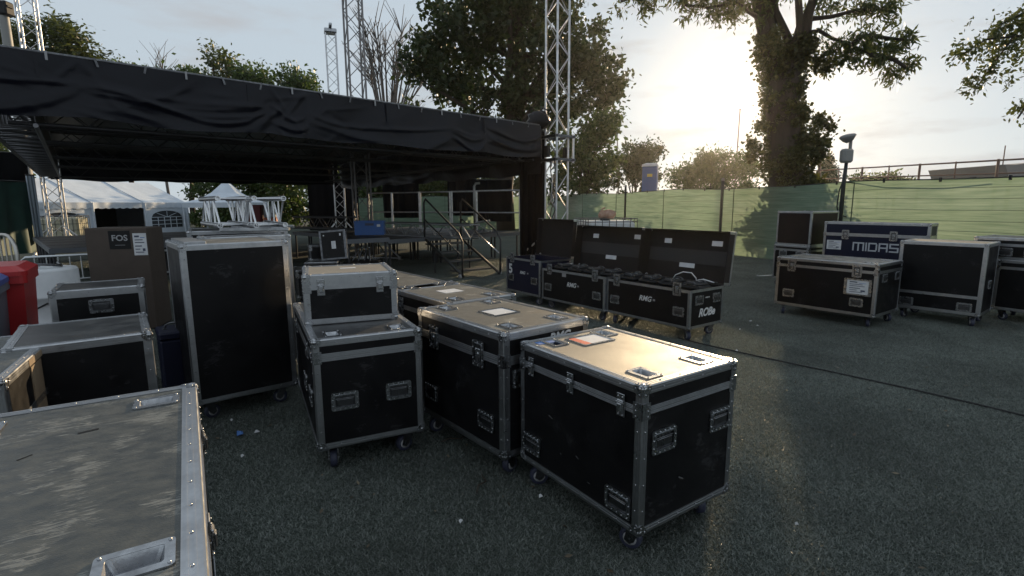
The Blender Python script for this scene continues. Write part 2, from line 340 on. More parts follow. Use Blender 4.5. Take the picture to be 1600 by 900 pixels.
# ------------------------------------------------------------ flight case hardware (shared meshes)
HW = {}
def hw():
    # L profile along +z, unit length scaled per use is avoided: cached per length
    pass
def lprof(length, wd, t=0.0022):
    k = ('L', round(length, 3), wd)
    if k not in HW:
        p = [(wd, -t), (wd, 0), (0, 0), (0, wd), (-t, wd), (-t, .004), (-t * .4, -t * .4 + .0008), (.004, -t)]
        mb = MB(); mb.extr(p[::-1], 0, length)
        # two shallow ribs on each leg
        for q in (.35, .7):
            mb.box((wd * q, -t - .0012, 0), (wd * q + .004, -t + .0004, length)); mb.box((-t - .0012, wd * q, 0), (-t + .0004, wd * q + .004, length))
        HW[k] = mb.mesh('edge_profile')
    return HW[k]
def bandmesh(length, wd):
    k = ('B', round(length, 3), wd)
    if k not in HW:
        mb = MB(); mb.box((0, -wd / 2, 0), (length, wd / 2, .002))
        for q in (-.42, -.22, .05, .24, .42): mb.box((0, wd * q - .0018, .0015), (length, wd * q + .0018, .0038))
        HW[k] = mb.mesh('lid_band')
    return HW[k]
def hwm(key):
    if key in HW: return HW[key]
    mb = MB()
    if key == 'corner':      # ball corner: sphere and three riveted petals; corner at origin, body towards +x+y+z
        mb.sphere((.012, .012, .012), .021, 10, 7)
        for M in (Matrix.Identity(4), frame((0, 1, 0), (0, 0, 1), (1, 0, 0), (0, 0, 0)), frame((0, 0, 1), (1, 0, 0), (0, 1, 0), (0, 0, 0))):
            mb.extr([(0, 0), (.042, 0), (.048, .012), (.042, .024), (.024, .042), (.012, .048), (0, .042)], -.0052, -.0030, M)
            for q in ((.034, .012), (.012, .034)): mb.sphere((q[0], q[1], -.005), .0038, 6, 4, M)
    elif key == 'brace':     # folded corner brace where lid meets body
        mb.box((-.0045, -.0045, -.035), (-.0028, .045, .035)); mb.box((-.0045, -.0045, -.035), (.045, -.0028, .035))
        for z in (-.024, 0, .024):
            mb.sphere((-.005, .03, z), .0036, 6, 4); mb.sphere((.03, -.005, z), .0036, 6, 4)
    elif key == 'handle':    # recessed handle dish 0.15 x 0.105 in local x,y; z outwards
        o = rrect(.150, .105, .014); i = rrect(.112, .070, .008)
        ring(mb, o, i, 0.0, .0065); ring(mb, rrect(.120, .078, .009), rrect(.108, .066, .008), .004, .0095)
        for k in range(5):
            for sg in (-1, 1): mb.sphere((-.058 + .029 * k, sg * .0445, .0068), .0042, 6, 4)
        for y in (-.022, .012):
            for sg in (-1, 1): mb.sphere((sg * .066, y, .0068), .0042, 6, 4)
    elif key == 'dish':
        mb.extr(rrect(.113, .071, .008), 0, .0012)
    elif key == 'grip':
        mb.cbox((-.046, -.022, .002), (.046, .012, .0075), .002); mb.tube((-.05, .016, .004), (.05, .016, .004), .0035, 6)
        for k in range(4): mb.sphere((-.03 + .02 * k, .024, .003), .003, 6, 4)
    elif key == 'latch':     # recessed butterfly latch plate 0.105 x 0.16
        ring(mb, rrect(.106, .150, .014), rrect(.070, .112, .010), 0, .006); ring(mb, rrect(.076, .118, .01), rrect(.066, .108, .009), .004, .009)
        for x in (-.044, 0, .044):
            for sg in (-1, 1): mb.sphere((x, sg * .0655, .006), .0042, 6, 4)
        for y in (-.03, .03):
            for sg in (-1, 1): mb.sphere((sg * .044, y, .006), .0042, 6, 4)
    elif key == 'latch_dish': mb.extr(rrect(.071, .113, .010), 0, .0012)
    elif key == 'butterfly':
        mb.cbox((-.024, -.010, .003), (.024, .030, .008), .002); mb.cbox((-.018, -.045, .002), (.018, -.012, .007), .002)
        mb.cbox((-.004, -.012, .006), (.004, .03, .022), .002); mb.lathe([(.012, 0), (.012, .010), (.006, .012)], 10)
    elif key == 'small_latch':
        mb.cbox((-.022, .004, 0), (.022, .048, .005), .0015); mb.cbox((-.022, -.05, 0), (.022, -.006, .004), .0015); mb.cbox((-.017, -.034, .004), (.017, .022, .011), .003)
        for y in (.036, -.042):
            for sg in (-1, 1): mb.sphere((sg * .012, y, .0045), .0042, 6, 4)
    elif key == 'catch': mb.cbox((-.013, -.028, .010), (.013, .008, .016), .003); mb.tube((-.02, .012, .009), (.02, .012, .009), .004, 6)
    elif key == 'cup':       # top dish: flat flange and sunk bowl, 0.145 x 0.085
        o = rrect(.132, .100, .010); i = rrect(.096, .062, .008); ring(mb, o, i, -.001, .0028)
        n = len(i); j = rrect(.074, .044, .008)
        mb.add([(x, y, .002) for x, y in i] + [(x, y, -.026) for x, y in j], [(k, (k + 1) % n, n + (k + 1) % n, n + k)[::-1] for k in range(n)] + [tuple(range(n, 2 * n))], None, False)
        for x in (-.057, .057):
            for y in (-.040, .040): mb.sphere((x, y, .003), .004, 6, 4)
    elif key == 'fork':
        mb.box((-.045, -.035, .128), (.045, .035, .136)); mb.lathe([(.026, .112), (.03, .128)], 12)
        for sg in (-1, 1):
            mb.extr([(-.03, .118), (.03, .118), (.045, .045), (.02, .03), (-.0, .045)], sg * .026 - .0018, sg * .026 + .0018, frame((1, 0, 0), (0, 0, 1), (0, 1, 0), (0, 0, 0)))
        mb.tube((.022, -.032, .05), (.022, .032, .05), .007, 8)
    elif key == 'wheel':
        M = frame((1, 0, 0), (0, 0, 1), (0, -1, 0), (.022, 0, .05))
        mb.lathe([(.03, -.018), (.044, -.019), (.049, -.014), (.05, 0), (.049, .014), (.044, .019), (.03, .018)], 22, M)
    elif key == 'rim':
        M = frame((1, 0, 0), (0, 0, 1), (0, -1, 0), (.022, 0, .05)); mb.lathe([(.012, -.020), (.031, -.0185), (.031, .0185), (.012, .020)], 18, M)
    elif key == 'bar_handle':
        mb.path([(-.06, 0, 0), (-.055, 0, .03), (-.03, 0, .042), (.03, 0, .042), (.055, 0, .03), (.06, 0, 0)], .007, 6); mb.cbox((-.078, -.02, 0), (-.045, .02, .006), .001); mb.cbox((.045, -.02, 0), (.078, .02, .006), .001)
    HW[key] = mb.mesh(key); return HW[key]

def plate_holes(w0, h0, w1, h1, holes, z0, z1):
    """flat board from (w0,h0) to (w1,h1) with rectangular holes (x0,y0,x1,y1)"""
    xs = sorted({w0, w1, *[q for h in holes for q in (h[0], h[2])]}); ys = sorted({h0, h1, *[q for h in holes for q in (h[1], h[3])]})
    mb = MB()
    for a, b in zip(xs, xs[1:]):
        for c, d in zip(ys, ys[1:]):
            mx_, my_ = (a + b) / 2, (c + d) / 2
            if any(h[0] < mx_ < h[2] and h[1] < my_ < h[3] for h in holes): continue
            mb.add([(a, c, z1), (b, c, z1), (b, d, z1), (a, d, z1), (a, c, z0), (b, c, z0), (b, d, z0), (a, d, z0)], [(0, 1, 2, 3), (4, 7, 6, 5)])
    mb.add([(w0, h0, z0), (w1, h0, z0), (w1, h1, z0), (w0, h1, z0), (w0, h0, z1), (w1, h0, z1), (w1, h1, z1), (w0, h1, z1)], [(0, 1, 5, 4), (1, 2, 6, 5), (2, 3, 7, 6), (3, 0, 4, 7)])
    return mb

def flight_case(label, x, y, yaw, L, W, z0, h, lid=.10, top=DKTOP, panel=BLACK, ew=.034, handles=(), latches=(), cups=(), casters=True, open_deg=None,
                group=None, rivets=True, name='flight_case', cat='flight case', braces=True, band=True, band_w=.034, spin=None, lidin=INNER, edge=ALU, cupsx=True):
    """local axes: x along L, y along W, near corner at the origin. faces X0, Y0, X1, Y1, T"""
    rt = thing(name, label, cat, (x, y, 0), R(yaw), group)
    zt = z0 + h; zs = zt - lid if lid else zt; th = .009
    F = {'X0': lambda s, z: frame((0, -1, 0), (0, 0, 1), (-1, 0, 0), (0, s, z)), 'Y0': lambda s, z: frame((1, 0, 0), (0, 0, 1), (0, -1, 0), (s, 0, z)),
         'X1': lambda s, z: frame((0, 1, 0), (0, 0, 1), (1, 0, 0), (L, s, z)), 'Y1': lambda s, z: frame((-1, 0, 0), (0, 0, 1), (0, 1, 0), (s, W, z)),
         'T': lambda a, b: frame((1, 0, 0), (0, 1, 0), (0, 0, 1), (a, b, zt))}
    e = .001
    for a, b in (((e, e, z0), (e + th, W - e, zs)), ((L - e - th, e, z0), (L - e, W - e, zs)), ((e + th, e, z0), (L - e - th, e + th, zs)), ((e + th, W - e - th, z0), (L - e - th, W - e, zs))):
        MB().box(a, b).build('side_panel', panel, rt)
    MB().box((e + th, e + th, z0), (L - e - th, W - e - th, z0 + th)).build('base_panel', panel, rt)
    rv = MB()
    def edge_along(p, axis, length, M3, par):
        inst('edge_profile', lprof(length, ew), edge, par, M3)
    def Lm(o, zdir, a, b): return frame(a, b, zdir, o)
    X, Y, Z = Vector((1, 0, 0)), Vector((0, 1, 0)), Vector((0, 0, 1))
    # vertical and bottom profiles of the body
    for (cx, cy, a, b) in ((0, 0, X, Y), (L, 0, Y, -X), (L, W, -X, -Y), (0, W, -Y, X)):
        inst('edge_profile', lprof(zs - z0, ew), edge, rt, frame(a, b, Z, (cx, cy, z0)))
    def hor(z, up, par, off=Vector((0, 0, 0))):
        # horizontal rim at height z; up=+1: lower rim (leg goes up), -1: upper rim
        U = Z * up
        for (o, d, n, ln) in (((0, 0), X, Y, L), ((L, 0), Y, -X, W), ((L, W), -X, -Y, L), ((0, W), -Y, X, W)):
            a, b = (U, n) if up < 0 else (n, U)
            inst('edge_profile', lprof(ln, ew), edge, par, frame(a, b, d, Vector((o[0], o[1], z)) - off))
    hor(z0, 1, rt)
    if rivets:
        def rivline(p, q, n):
            for i in range(n):
                c = Vector(p).lerp(Vector(q), (i + .5) / n); yield c
        nz_ = max(2, int((zs - z0) / .13)); nx_ = max(2, int(L / .13)); ny_ = max(2, int(W / .13))
        k = ew * .55; ro = .004
        for s_ in (k, W - k):
            for c in rivline((-.0025, s_, z0 + .05), (-.0025, s_, zs - .03), nz_): rv.sphere(c, ro, 6, 4)
        for s_ in (k, L - k):
            for c in rivline((s_, -.0025, z0 + .05), (s_, -.0025, zs - .03), nz_): rv.sphere(c, ro, 6, 4)
        for zz in ((z0 + k,) + ((zt - k,) if lid else ())):
            for c in rivline((.06, -.0025, zz), (L - .06, -.0025, zz), nx_): rv.sphere(c, ro, 6, 4)
            for c in rivline((-.0025, .06, zz), (-.0025, W - .06, zz), ny_): rv.sphere(c, ro, 6, 4)
        if not open_deg:
            for s_ in (k, W - k):
                for c in rivline((.06, s_, zt + .0025), (L - .06, s_, zt + .0025), nx_): rv.sphere(c, ro, 6, 4)
            for s_ in (k, L - k):
                for c in rivline((s_, .06, zt + .0025), (s_, W - .06, zt + .0025), ny_): rv.sphere(c, ro, 6, 4)
        tag(rv.build('rivets', STEEL, rt), kind='stuff')
    # lid (hinged on the x = L edge)
    hz = Vector((L, 0, zs)) if lid else Vector((L, 0, zt))
    cuprect = []
    if cups:
        for (a, b, r) in cups:
            hw_, hh_ = (.054, .038) if r == 0 else (.038, .054); cuprect.append((a - hw_, b - hh_, a + hw_, b + hh_))
    lm = MB()
    if lid:
        for a, b in (((e, e, zs), (e + th, W - e, zt - th)), ((L - e - th, e, zs), (L - e, W - e, zt - th)), ((e + th, e, zs), (L - e - th, e + th, zt - th)), ((e + th, W - e - th, zs), (L - e - th, W - e, zt - th))): lm.box(a, b, T(-hz))
    else:
        lm.box((e + th, e + th, zt - .05), (L - e - th, W - e - th, zt - .045), T(-hz))
    M = T(hz)
    if open_deg: M = M @ Matrix.Rotation(R(open_deg), 4, 'Y')
    ld = lm.build('lid', panel if not open_deg else lidin, rt, M)
    tp = plate_holes(e, e, L - e, W - e, cuprect, zt - th, zt - .0005)
    tp.build('top_panel', top if not open_deg else lidin, ld, T(-hz))
    hor(zt, -1, ld, hz)
    if lid:
        for (cx, cy, a, b) in ((0, 0, X, Y), (L, 0, Y, -X), (L, W, -X, -Y), (0, W, -Y, X)):
            inst('edge_profile', lprof(lid, ew), edge, ld, frame(a, b, Z, Vector((cx, cy, zs)) - hz))
    for sx, cx in ((1, 0), (-1, L)):
        for sy, cy in ((1, 0), (-1, W)):
            S_ = Matrix.Diagonal((sx, sy, 1, 1))
            inst('corner', hwm('corner'), STEEL, rt, T(cx, cy, z0) @ S_)
            inst('corner', hwm('corner'), STEEL, ld, T(Vector((cx, cy, zt)) - hz) @ Matrix.Diagonal((sx, sy, -1, 1)))
            if lid and braces and not open_deg: inst('corner_brace', hwm('brace'), STEEL, rt, T(cx, cy, zs) @ S_)
    if lid and band:
        bz = zs if not open_deg else zs - band_w / 2
        for fc, ln in (('X0', W), ('Y0', L), ('X1', W), ('Y1', L)):
            fm = F[fc]((W if fc == 'X0' else (L if fc == 'Y1' else 0)), bz)
            inst('lid_band', bandmesh(ln - 2 * ew, band_w), edge, rt, fm @ T(ew, 0, .001))
    for (fc, s_, z_) in handles:
        M = F[fc](s_, z_) @ T(0, 0, .001)
        hd = inst('handle', hwm('handle'), STEEL, rt, M); inst('handle_dish', hwm('dish'), DSTEEL, hd); inst('grip', hwm('grip'), DSTEEL, hd)  # dish plate in darker steel paints the shade of an uncut recess
    for (fc, s_, kd) in latches:
        M = F[fc](s_, zs) @ T(0, 0, .0045)
        if kd == 'big':
            la = inst('latch', hwm('latch'), STEEL, rt, M); inst('latch_dish', hwm('latch_dish'), DSTEEL, la); inst('butterfly', hwm('butterfly'), STEEL, la)
        else:
            la = inst('latch', hwm('small_latch'), STEEL if kd == 'small' else DSTEEL, rt, M); inst('catch', hwm('catch'), STEEL if kd == 'small' else DSTEEL, la)
    if cups and not open_deg:
        for (a, b, r) in cups:
            inst('stacking_cup', hwm('cup'), STEEL, ld, T(-hz) @ F['T'](a, b) @ Matrix.Rotation(R(r), 4, 'Z') @ T(0, 0, .0012))
    if casters:
        k = .085
        for i, (a, b) in enumerate(((k, k), (L - k, k), (L - k, W - k), (k, W - k))):
            M = T(a, b, z0 - .1365) @ Matrix.Rotation((spin[i] if spin else rnd.uniform(0, 6.28)), 4, 'Z')
            c = inst('caster', hwm('fork'), DSTEEL, rt, M); wl = inst('wheel', hwm('wheel'), RUBB, c); inst('rim', hwm('rim'), GREYP, c)
    rt['_zs'] = zs
    del rt['_zs']
    return rt, ld, F, hz
def decal(name, parent, M, poly_w, poly_h, m, lift=.0015):
    return MB().box((-poly_w / 2, -poly_h / 2, 0), (poly_w / 2, poly_h / 2, lift)).build(name, m, parent, M)
def lettering(name, parent, M, txt, size, m, bold=.0, shear=0., space=1.):
    return inst(name, text_mesh(txt, size, .0006, bold, shear, space), m, parent, M @ T(0, 0, .0022))
def paper_label(parent, M, w_, h_, name='paper_label'):
    lb = decal(name, parent, M, w_, h_, PAPER, .0018)
    bars = [(-.38, .36, .35, .08), (-.38, .20, .6, .04), (-.38, .08, .7, .04), (.05, .30, .33, .03), (-.38, -.08, .5, .05), (-.38, -.22, .35, .04), (.15, -.25, .2, .12), (-.38, -.36, .62, .04)]
    for i, (a, b, ww, hh) in enumerate(bars):
        MB().box((a * w_, (b - hh / 2) * h_, .0017), ((a + ww) * w_, (b + hh / 2) * h_, .0024)).build('print_line', BLUP if i == 3 else INK, lb)
    return lb
def cups4(L, W, dx=.13, dy=.10, r=90): return [(dx, dy, r), (L - dx, dy, r), (dx, W - dy, r), (L - dx, W - dy, r)]

# ---- A: front right case
L, W = .62, .834
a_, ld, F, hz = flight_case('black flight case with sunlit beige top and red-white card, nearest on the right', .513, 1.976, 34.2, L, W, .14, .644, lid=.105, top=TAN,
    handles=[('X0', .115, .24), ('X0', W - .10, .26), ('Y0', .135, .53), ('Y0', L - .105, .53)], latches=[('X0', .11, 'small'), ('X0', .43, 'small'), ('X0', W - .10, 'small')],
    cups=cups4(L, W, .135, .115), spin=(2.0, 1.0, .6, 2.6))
TM = T(-hz)
fr = MB(); ring(fr, rrect(.22, .17, .01), rrect(.19, .14, .005), 0, .004); fr.build('card_frame', STEEL, ld, TM @ F['T'](.33, W - .17))
decal('card', ld, TM @ F['T'](.33, W - .17), .19, .14, PAPER)
decal('red_strip', ld, TM @ F['T'](.26, W - .17) @ T(0, 0, .0016), .045, .138, REDP, .0008)
decal('blue_tape', ld, TM @ F['T'](.12, W - .105) @ T(-.02, .03, 0), .10, .05, BLUP)
rg_ = random.Random(4)
for (fc, s_, z_, sz) in (('X0', .58, .46, .03), ('X0', .38, .33, .02), ('X0', .30, .24, .015), ('X0', .50, .30, .01), ('Y0', .26, .32, .035)):
    decal('scuff_mark', a_, F[fc](s_, z_) @ Matrix.Rotation(rg_.uniform(-.6, .6), 4, 'Z'), sz, sz * .2, mat('faint_scuff', (.07, .07, .072), .7), .0009)
# ---- B: middle case
L, W = .632, .898
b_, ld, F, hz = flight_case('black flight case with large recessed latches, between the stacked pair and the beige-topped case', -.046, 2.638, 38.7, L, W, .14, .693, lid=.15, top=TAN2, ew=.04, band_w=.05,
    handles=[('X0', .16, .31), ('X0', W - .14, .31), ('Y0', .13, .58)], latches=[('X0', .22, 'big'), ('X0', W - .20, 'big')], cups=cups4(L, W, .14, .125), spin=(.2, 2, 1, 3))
fr = MB(); ring(fr, rrect(.20, .19, .008), rrect(.17, .16, .004), 0, .004); fr.build('card_frame', STEEL, ld, T(-hz) @ F['T'](.33, .47)); decal('card', ld, T(-hz) @ F['T'](.33, .47), .17, .16, PAPER)
lettering('rmg_lettering', ld, T(-hz) @ F['Y0'](.40, .755), 'RMG', .075, WHITEP, .003, .25)
# ---- C1, C2 behind it
L, W = .60, .90
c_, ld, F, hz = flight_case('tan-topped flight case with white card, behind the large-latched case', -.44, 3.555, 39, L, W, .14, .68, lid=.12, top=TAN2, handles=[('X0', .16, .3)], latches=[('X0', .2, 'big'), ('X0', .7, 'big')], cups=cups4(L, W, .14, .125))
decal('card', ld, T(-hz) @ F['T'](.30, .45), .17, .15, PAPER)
c2_, ld, F, hz = flight_case('tan-topped flight case farthest in the row behind the small stacked case', -.925, 4.09, 38, .6, 1.25, .14, .68, lid=.12, top=TAN2, cups=cups4(.6, 1.25, .14, .125), rivets=False)  # hidden far end lengthened to block sun from the ground by the tall case
# ---- D with E on top
L, W = .605, 1.22
d_, ld, F, hz = flight_case('black flight case on blue wheels carrying a smaller case on top', -1.082, 2.752, 26.5, L, W, .14, .632, lid=.10, top=DKTOP, ew=.036, band_w=.045,
    handles=[('Y0', .155, .41), ('Y0', L - .145, .42), ('X0', .5, .40), ('X0', .2, .40)], latches=[('X0', .2, 'small'), ('X0', .9, 'small')], cups=cups4(L, W, .12, .11), spin=(4.6, 3.4, 1, 2))
L, W = .553, .50
e_, ld, F, hz = flight_case('small black case with wide aluminium lid and beige top, resting on a larger case', -1.25, 3.105, 20.9, L, W, .775, .305, lid=.075, top=TAN, casters=False, ew=.036, band_w=.03,
    latches=[('Y0', .10, 'dark'), ('Y0', L - .105, 'dark')], rivets=True)
MB().box((0, 0, 0), (L - .08, .002, .062)).build('lid_plate', ALU, ld, T(-hz) @ T(.04, -.0035, 1.014))
decal('label_strip', ld, T(-hz) @ F['T'](.28, .30), .10, .045, PAPER)
inst('side_handle', hwm('bar_handle'), DSTEEL, e_, F['X1'](.25, 1.0))
# ---- F tall case and those behind it
L, W = .677, .64
f_, ld, F, hz = flight_case('tall black flight case standing upright with plain front', -2.168, 3.426, 39.5, L, W, .14, 1.10, lid=0, top=TAN2, ew=.036, band=False)
MB().cbox((.03, .02, 0), (.16, W - .02, .02), .003).build('top_rail', ALU, ld, T(-hz) @ T(0, 0, 1.24))
f2, ld, F, hz = flight_case('second tall flight case hidden behind the tall plain one', -2.44, 4.18, 39.5, .66, .30, .14, 1.10, lid=0, top=DKTOP, band=False, rivets=False)
p = gz(449, 358, 1.24)
f3, ld, F, hz = flight_case('tall case carrying the two short trusses', p.x - .80, p.y - .46, 30, .92, .8, .14, 1.10, lid=.08, top=DKTOP, rivets=False)
# ---- G nearest left, H, I, J
G_x, G_y, G_yaw, L, W = -1.015, .566, 31.6, .545, 1.234
def G():
    L, W = .70, 1.30
    # keep the far right corner in place
    ca, sa = math.cos(R(31.6)), math.sin(R(31.6))
    cx, cy = -1.015 + .545 * ca - 1.234 * sa, .566 + .545 * sa + 1.234 * ca
    x, y = cx - L * ca + W * sa, cy - L * sa - W * ca
    g, ld, F, hz = flight_case('scuffed dark grey topped case filling the lower left corner', x, y, 31.6, L, W, .14, .695, lid=.11, top=SCUFF, ew=.042, cups=[(L - .116, W - .147, 0), (.13, W - .147, 0), (L - .116, W - 1.11, 0), (.13, W - 1.11, 0)],
        latches=[('X1', W - .3, 'small'), ('X1', .4, 'small')])
    TM = T(-hz)
    for (a, b, w_, h_, r) in ((.12, .93, .07, .008, .3), (.30, .86, .035, .005, .7), (.19, .70, .10, .003, .2), (.21, .70, .003, .05, .2), (.42, .98, .05, .012, .2)):
        decal('scrape', ld, TM @ F['T'](a, b) @ Matrix.Rotation(r, 4, 'Z'), w_, h_, GREYP if w_ > .06 and h_ > .005 else BLKP, .0006)
    for i in range(10):   # rivets on the outer right side are part of the shared rivets; add the right hand flange screws
        pass
    return g
G()
L, W = .62, .98
ca, sa = math.cos(R(30.2)), math.sin(R(30.2))
cx, cy = -2.252 + .25 * ca - 1.024 * sa, 1.876 + .25 * sa + 1.024 * ca
h_, ld, F, hz = flight_case('dark case with a bare tan wood strip on its side, at the left edge', cx - L * ca + W * sa, cy - L * sa - W * ca, 30.2, L, W, .14, .664, lid=.22, top=SCUFF, ew=.036,
    cups=[(L - .12, W - .12, 0)], latches=[('X1', W - .16, 'small')], band_w=.03)
MB().box((0, 0, 0), (.0045, .17, .46)).build('wood_strip', BIRCH, h_, T(L, W - .62, .30))
MB().box((0, 0, 0), (.0035, .26, .030)).build('bare_edge', BIRCH, h_, T(L + .0015, W - .64, .768))
L, W = .60, .66
i_, ld, F, hz = flight_case('plain black case with a dark top beside the wood-strip case', -2.455, 2.44, 36.6, L, W, .14, .674, lid=0, top=DKTOP, band=False, ew=.04)
L, W = .56, .50
j_, ld, F, hz = flight_case('black case with one riveted front handle, in front of the cardboard carton', -3.313, 3.703, 34.6, L, W, .14, .75, lid=.11, top=DKTOP, ew=.038, handles=[('Y0', .29, .76)], band=False, braces=False)
MB().box((0, 0, 0), (L - .07, .003, .052)).build('lid_plate', ALU, ld, T(-hz) @ T(.035, -.0045, .835))
# dark hardware cases between I and the tall case
for k, (px, py, z, sx, sy, m, lb) in enumerate(((243, 468, .80, .16, .25, BRUB, 'narrow black equipment box in the gap beside the tall case'), (252, 520, .58, .22, .3, NAVY, 'dark blue hardware case low in the gap beside the tall case'))):
    q = gz(px, py, z); o = thing('equipment_box', lb, 'case', (q.x, q.y + .35 - .2 * k, 0), R(38))
    MB().cbox((-sx / 2, -sy / 2, .02), (sx / 2, sy / 2, z - .06), .012).build('shell', m, o); MB().cbox((-sx / 2 - .004, -sy / 2 - .004, z - .058), (sx / 2 + .004, sy / 2 + .004, z), .012).build('cover', m, o)
    inst('carry_handle', hwm('bar_handle'), BRUB, o, T(0, 0, z))
# ---- P row: three open cases
def lid_labels(ld, hz, F, L, W, spots, zt):
    for (a, b, w_, h2) in spots:
        decal('white_sticker', ld, T(-hz) @ frame((0, -1, 0), (1, 0, 0), (0, 0, -1), (0, 0, 0)) @ T(0, 0, 0) if False else T(-hz) @ frame((0, -1, 0), (-1, 0, 0), (0, 0, -1), (a, b, zt - .012)), w_, h2, PAPER)
def stage_light(px, label, parentF, s, x, y, yaw, z):
    t = thing('moving_head_light', label, 'stage light', (x, y, z), yaw, 'lights packed in the open cases')
    MB().cbox((-.125, -.13, 0), (.125, .13, .05), .02).build('base', BLKP, t)
    mb = MB(); mb.cbox((-.10, -.10, .048), (.10, .10, .075), .012); mb.build('top_plate', BRUB, t)
    for sg in (-1, 1):
        inst('grab_handle', hwm('bar_handle'), BRUB, t, T(sg * .10, 0, .05) @ Matrix.Rotation(R(90), 4, 'Z'))
    MB().lathe([(.03, 0), (.03, .012), (.02, .016)], 12).build('connector', DSTEEL, t, T(.03, -.03, .075))
def pcase(label, x, y, yaw, L, W, h, zl, deg, nlight, side, lidspots, n5=False):
    rt, ld, F, hz = flight_case(label, x, y, yaw, L, W, .14, h, lid=zl, panel=NAVY if n5 else BLACK, top=INNER, open_deg=deg, rivets=False, ew=.03, band_w=.03,
        handles=[('X0', .14, .14 + (h - zl) * .42), ('X0', W - .14, .14 + (h - zl) * .42)] + ([('Y0', .16, .14 + (h - zl) * .72), ('Y0', L - .13, .14 + (h - zl) * .72)] if side else []),
        latches=[('X0', .17, 'big'), ('X0', W - .17, 'big')])
    zs = .14 + h - zl
    lettering('rmg_lettering', rt, F['X0'](W * .5, .14 + (h - zl) * .60), 'RMG', .085 if not n5 else .06, WHITEP, .002, .3)
    decal('small_mark', rt, F['X0'](W * .5 - .13, .14 + (h - zl) * .60), .03, .022, GREYP)
    lid_labels(ld, hz, F, L, W, lidspots, .14 + h)
    if nlight:
        MB().box((.012, .012, zs - .09), (L - .012, W - .012, zs - .03)).build('foam_insert', BLKP, rt)
        for k in range(nlight):
            pw = rt.matrix_basis @ Vector((L * .5, W * (k + .5) / nlight, zs - .029))
            stage_light(0, ['black stage light packed %s in the %s open case' % (['nearest the viewer', 'second', 'third', 'farthest'][k], 'right-hand' if side else 'middle')][0], F, 0, pw.x, pw.y, R(yaw + rnd.uniform(-6, 6)), pw.z)
    return rt, ld, F, hz, zs
ZL = .13
L, W = .611, 1.22
p3, ld, F, hz, zs = pcase('open-lidded black case of stage lights with white lettering on its end', 1.907, 5.534, 35.8, L, W, .428 + ZL, ZL, 97, 4, True, [(.14, .22, .14, .06), (.14, W - .30, .11, .06), (.42, .60, .22, .07)])
lettering('maker_lettering', p3, F['Y0'](.31, .30), 'ROBe', .125, WHITEP, .004, .28, .95)
lettering('small_lettering', p3, F['Y0'](.31, .47), 'ooo o', .03, WHITEP, .001)
MB().box((0, 0, 0), (.004, W - .06, .17)).build('grey_lining_strip', mat('grey_lining', (.026, .026, .028), .85), ld, T(-hz) @ frame((0, 0, 1), (0, 1, 0), (-1, 0, 0), (.40, .03, zs + ZL - .014)))
pl = p3.matrix_basis
cl_ = thing('white_cable', 'thin white cable looping over the lights in the rightmost open case', 'cable', pl @ Vector((.30, .28, zs + .06)))
MB().path([(-.12, .10, 0), (-.10, .07, .05), (-.03, .02, .09), (.05, -.03, .085), (.09, -.07, .03), (.10, -.05, .0), (.14, -.16, .03), (.24, -.22, 0)], .006, 6).build('lead', PAPER, cl_); MB().lathe([(.008, 0), (.008, .03), (.005, .035)], 8).build('plug', BRUB, cl_, T(.24, -.22, 0) @ Matrix.Rotation(R(90), 4, 'Y'))
L, W = .60, 1.235
p2, ld, F, hz, zs = pcase('open-lidded black case of stage lights in the middle of the row of three', 1.165, 6.505, 36.2, L, W, .444 + ZL, ZL, 97, 4, False, [(.12, .16, .11, .06), (.14, W - .30, .11, .06), (.42, .60, .20, .07)])
decal('grey_tag', p2, F['X0'](W * .62, zs - .055), .08, .05, GREYP)
MB().box((0, 0, 0), (.004, W - .06, .17)).build('grey_lining_strip', MATS['grey_lining'], ld, T(-hz) @ frame((0, 0, 1), (0, 1, 0), (-1, 0, 0), (.40, .03, zs + ZL - .014)))
L, W = .587, .86
p1, ld, F, hz, zs = pcase('open-lidded dark navy case with a white number five on its front', .41, 7.57, 35.3, L, W, .533 + .10, .10, 95, 0, False, [], n5=True)
lettering('number_five', p1, F['X0'](W - .12, .14 + .533 * .66), '5', .20, WHITEP, .006)
MB().box((.012, .012, zs - .12), (L - .012, W - .012, zs - .08)).build('foam_insert', BLKP, p1)
# ---- right group
L, W = .73, 1.19
q_, ld, F, hz = flight_case('black flight case with framed white label and two big latches, foremost at right', 4.27, 6.07, 36, L, W, .14, .635, lid=.10, top=TAN2, rivets=False, ew=.036,
    handles=[('X0', .20, .30), ('X0', W - .18, .31), ('Y0', .2, .60), ('Y0', L - .14, .60)], latches=[('X0', .22, 'big'), ('X0', W - .20, 'big')], cups=cups4(L, W, .14, .12))
fr = MB(); ring(fr, rrect(.30, .20, .008), rrect(.235, .165, .004), 0, .006); fr.build('label_frame', STEEL, q_, F['X0'](.20, .485)); paper_label(q_, F['X0'](.20, .485), .235, .165)
L, W = .30, 1.448
r_, ld, F, hz = flight_case('long dark blue case with big grey console-maker lettering, behind the labelled case', 6.088, 7.664, 36.4, L, W, .14, 1.034, lid=.20, panel=NAVY, top=NAVY, rivets=False, ew=.036,
    latches=[('X0', .45, 'big'), ('X0', W - .33, 'big')], casters=True, band_w=.05)
paper_label(r_, F['X0'](W - .17, .80), .22, .15)
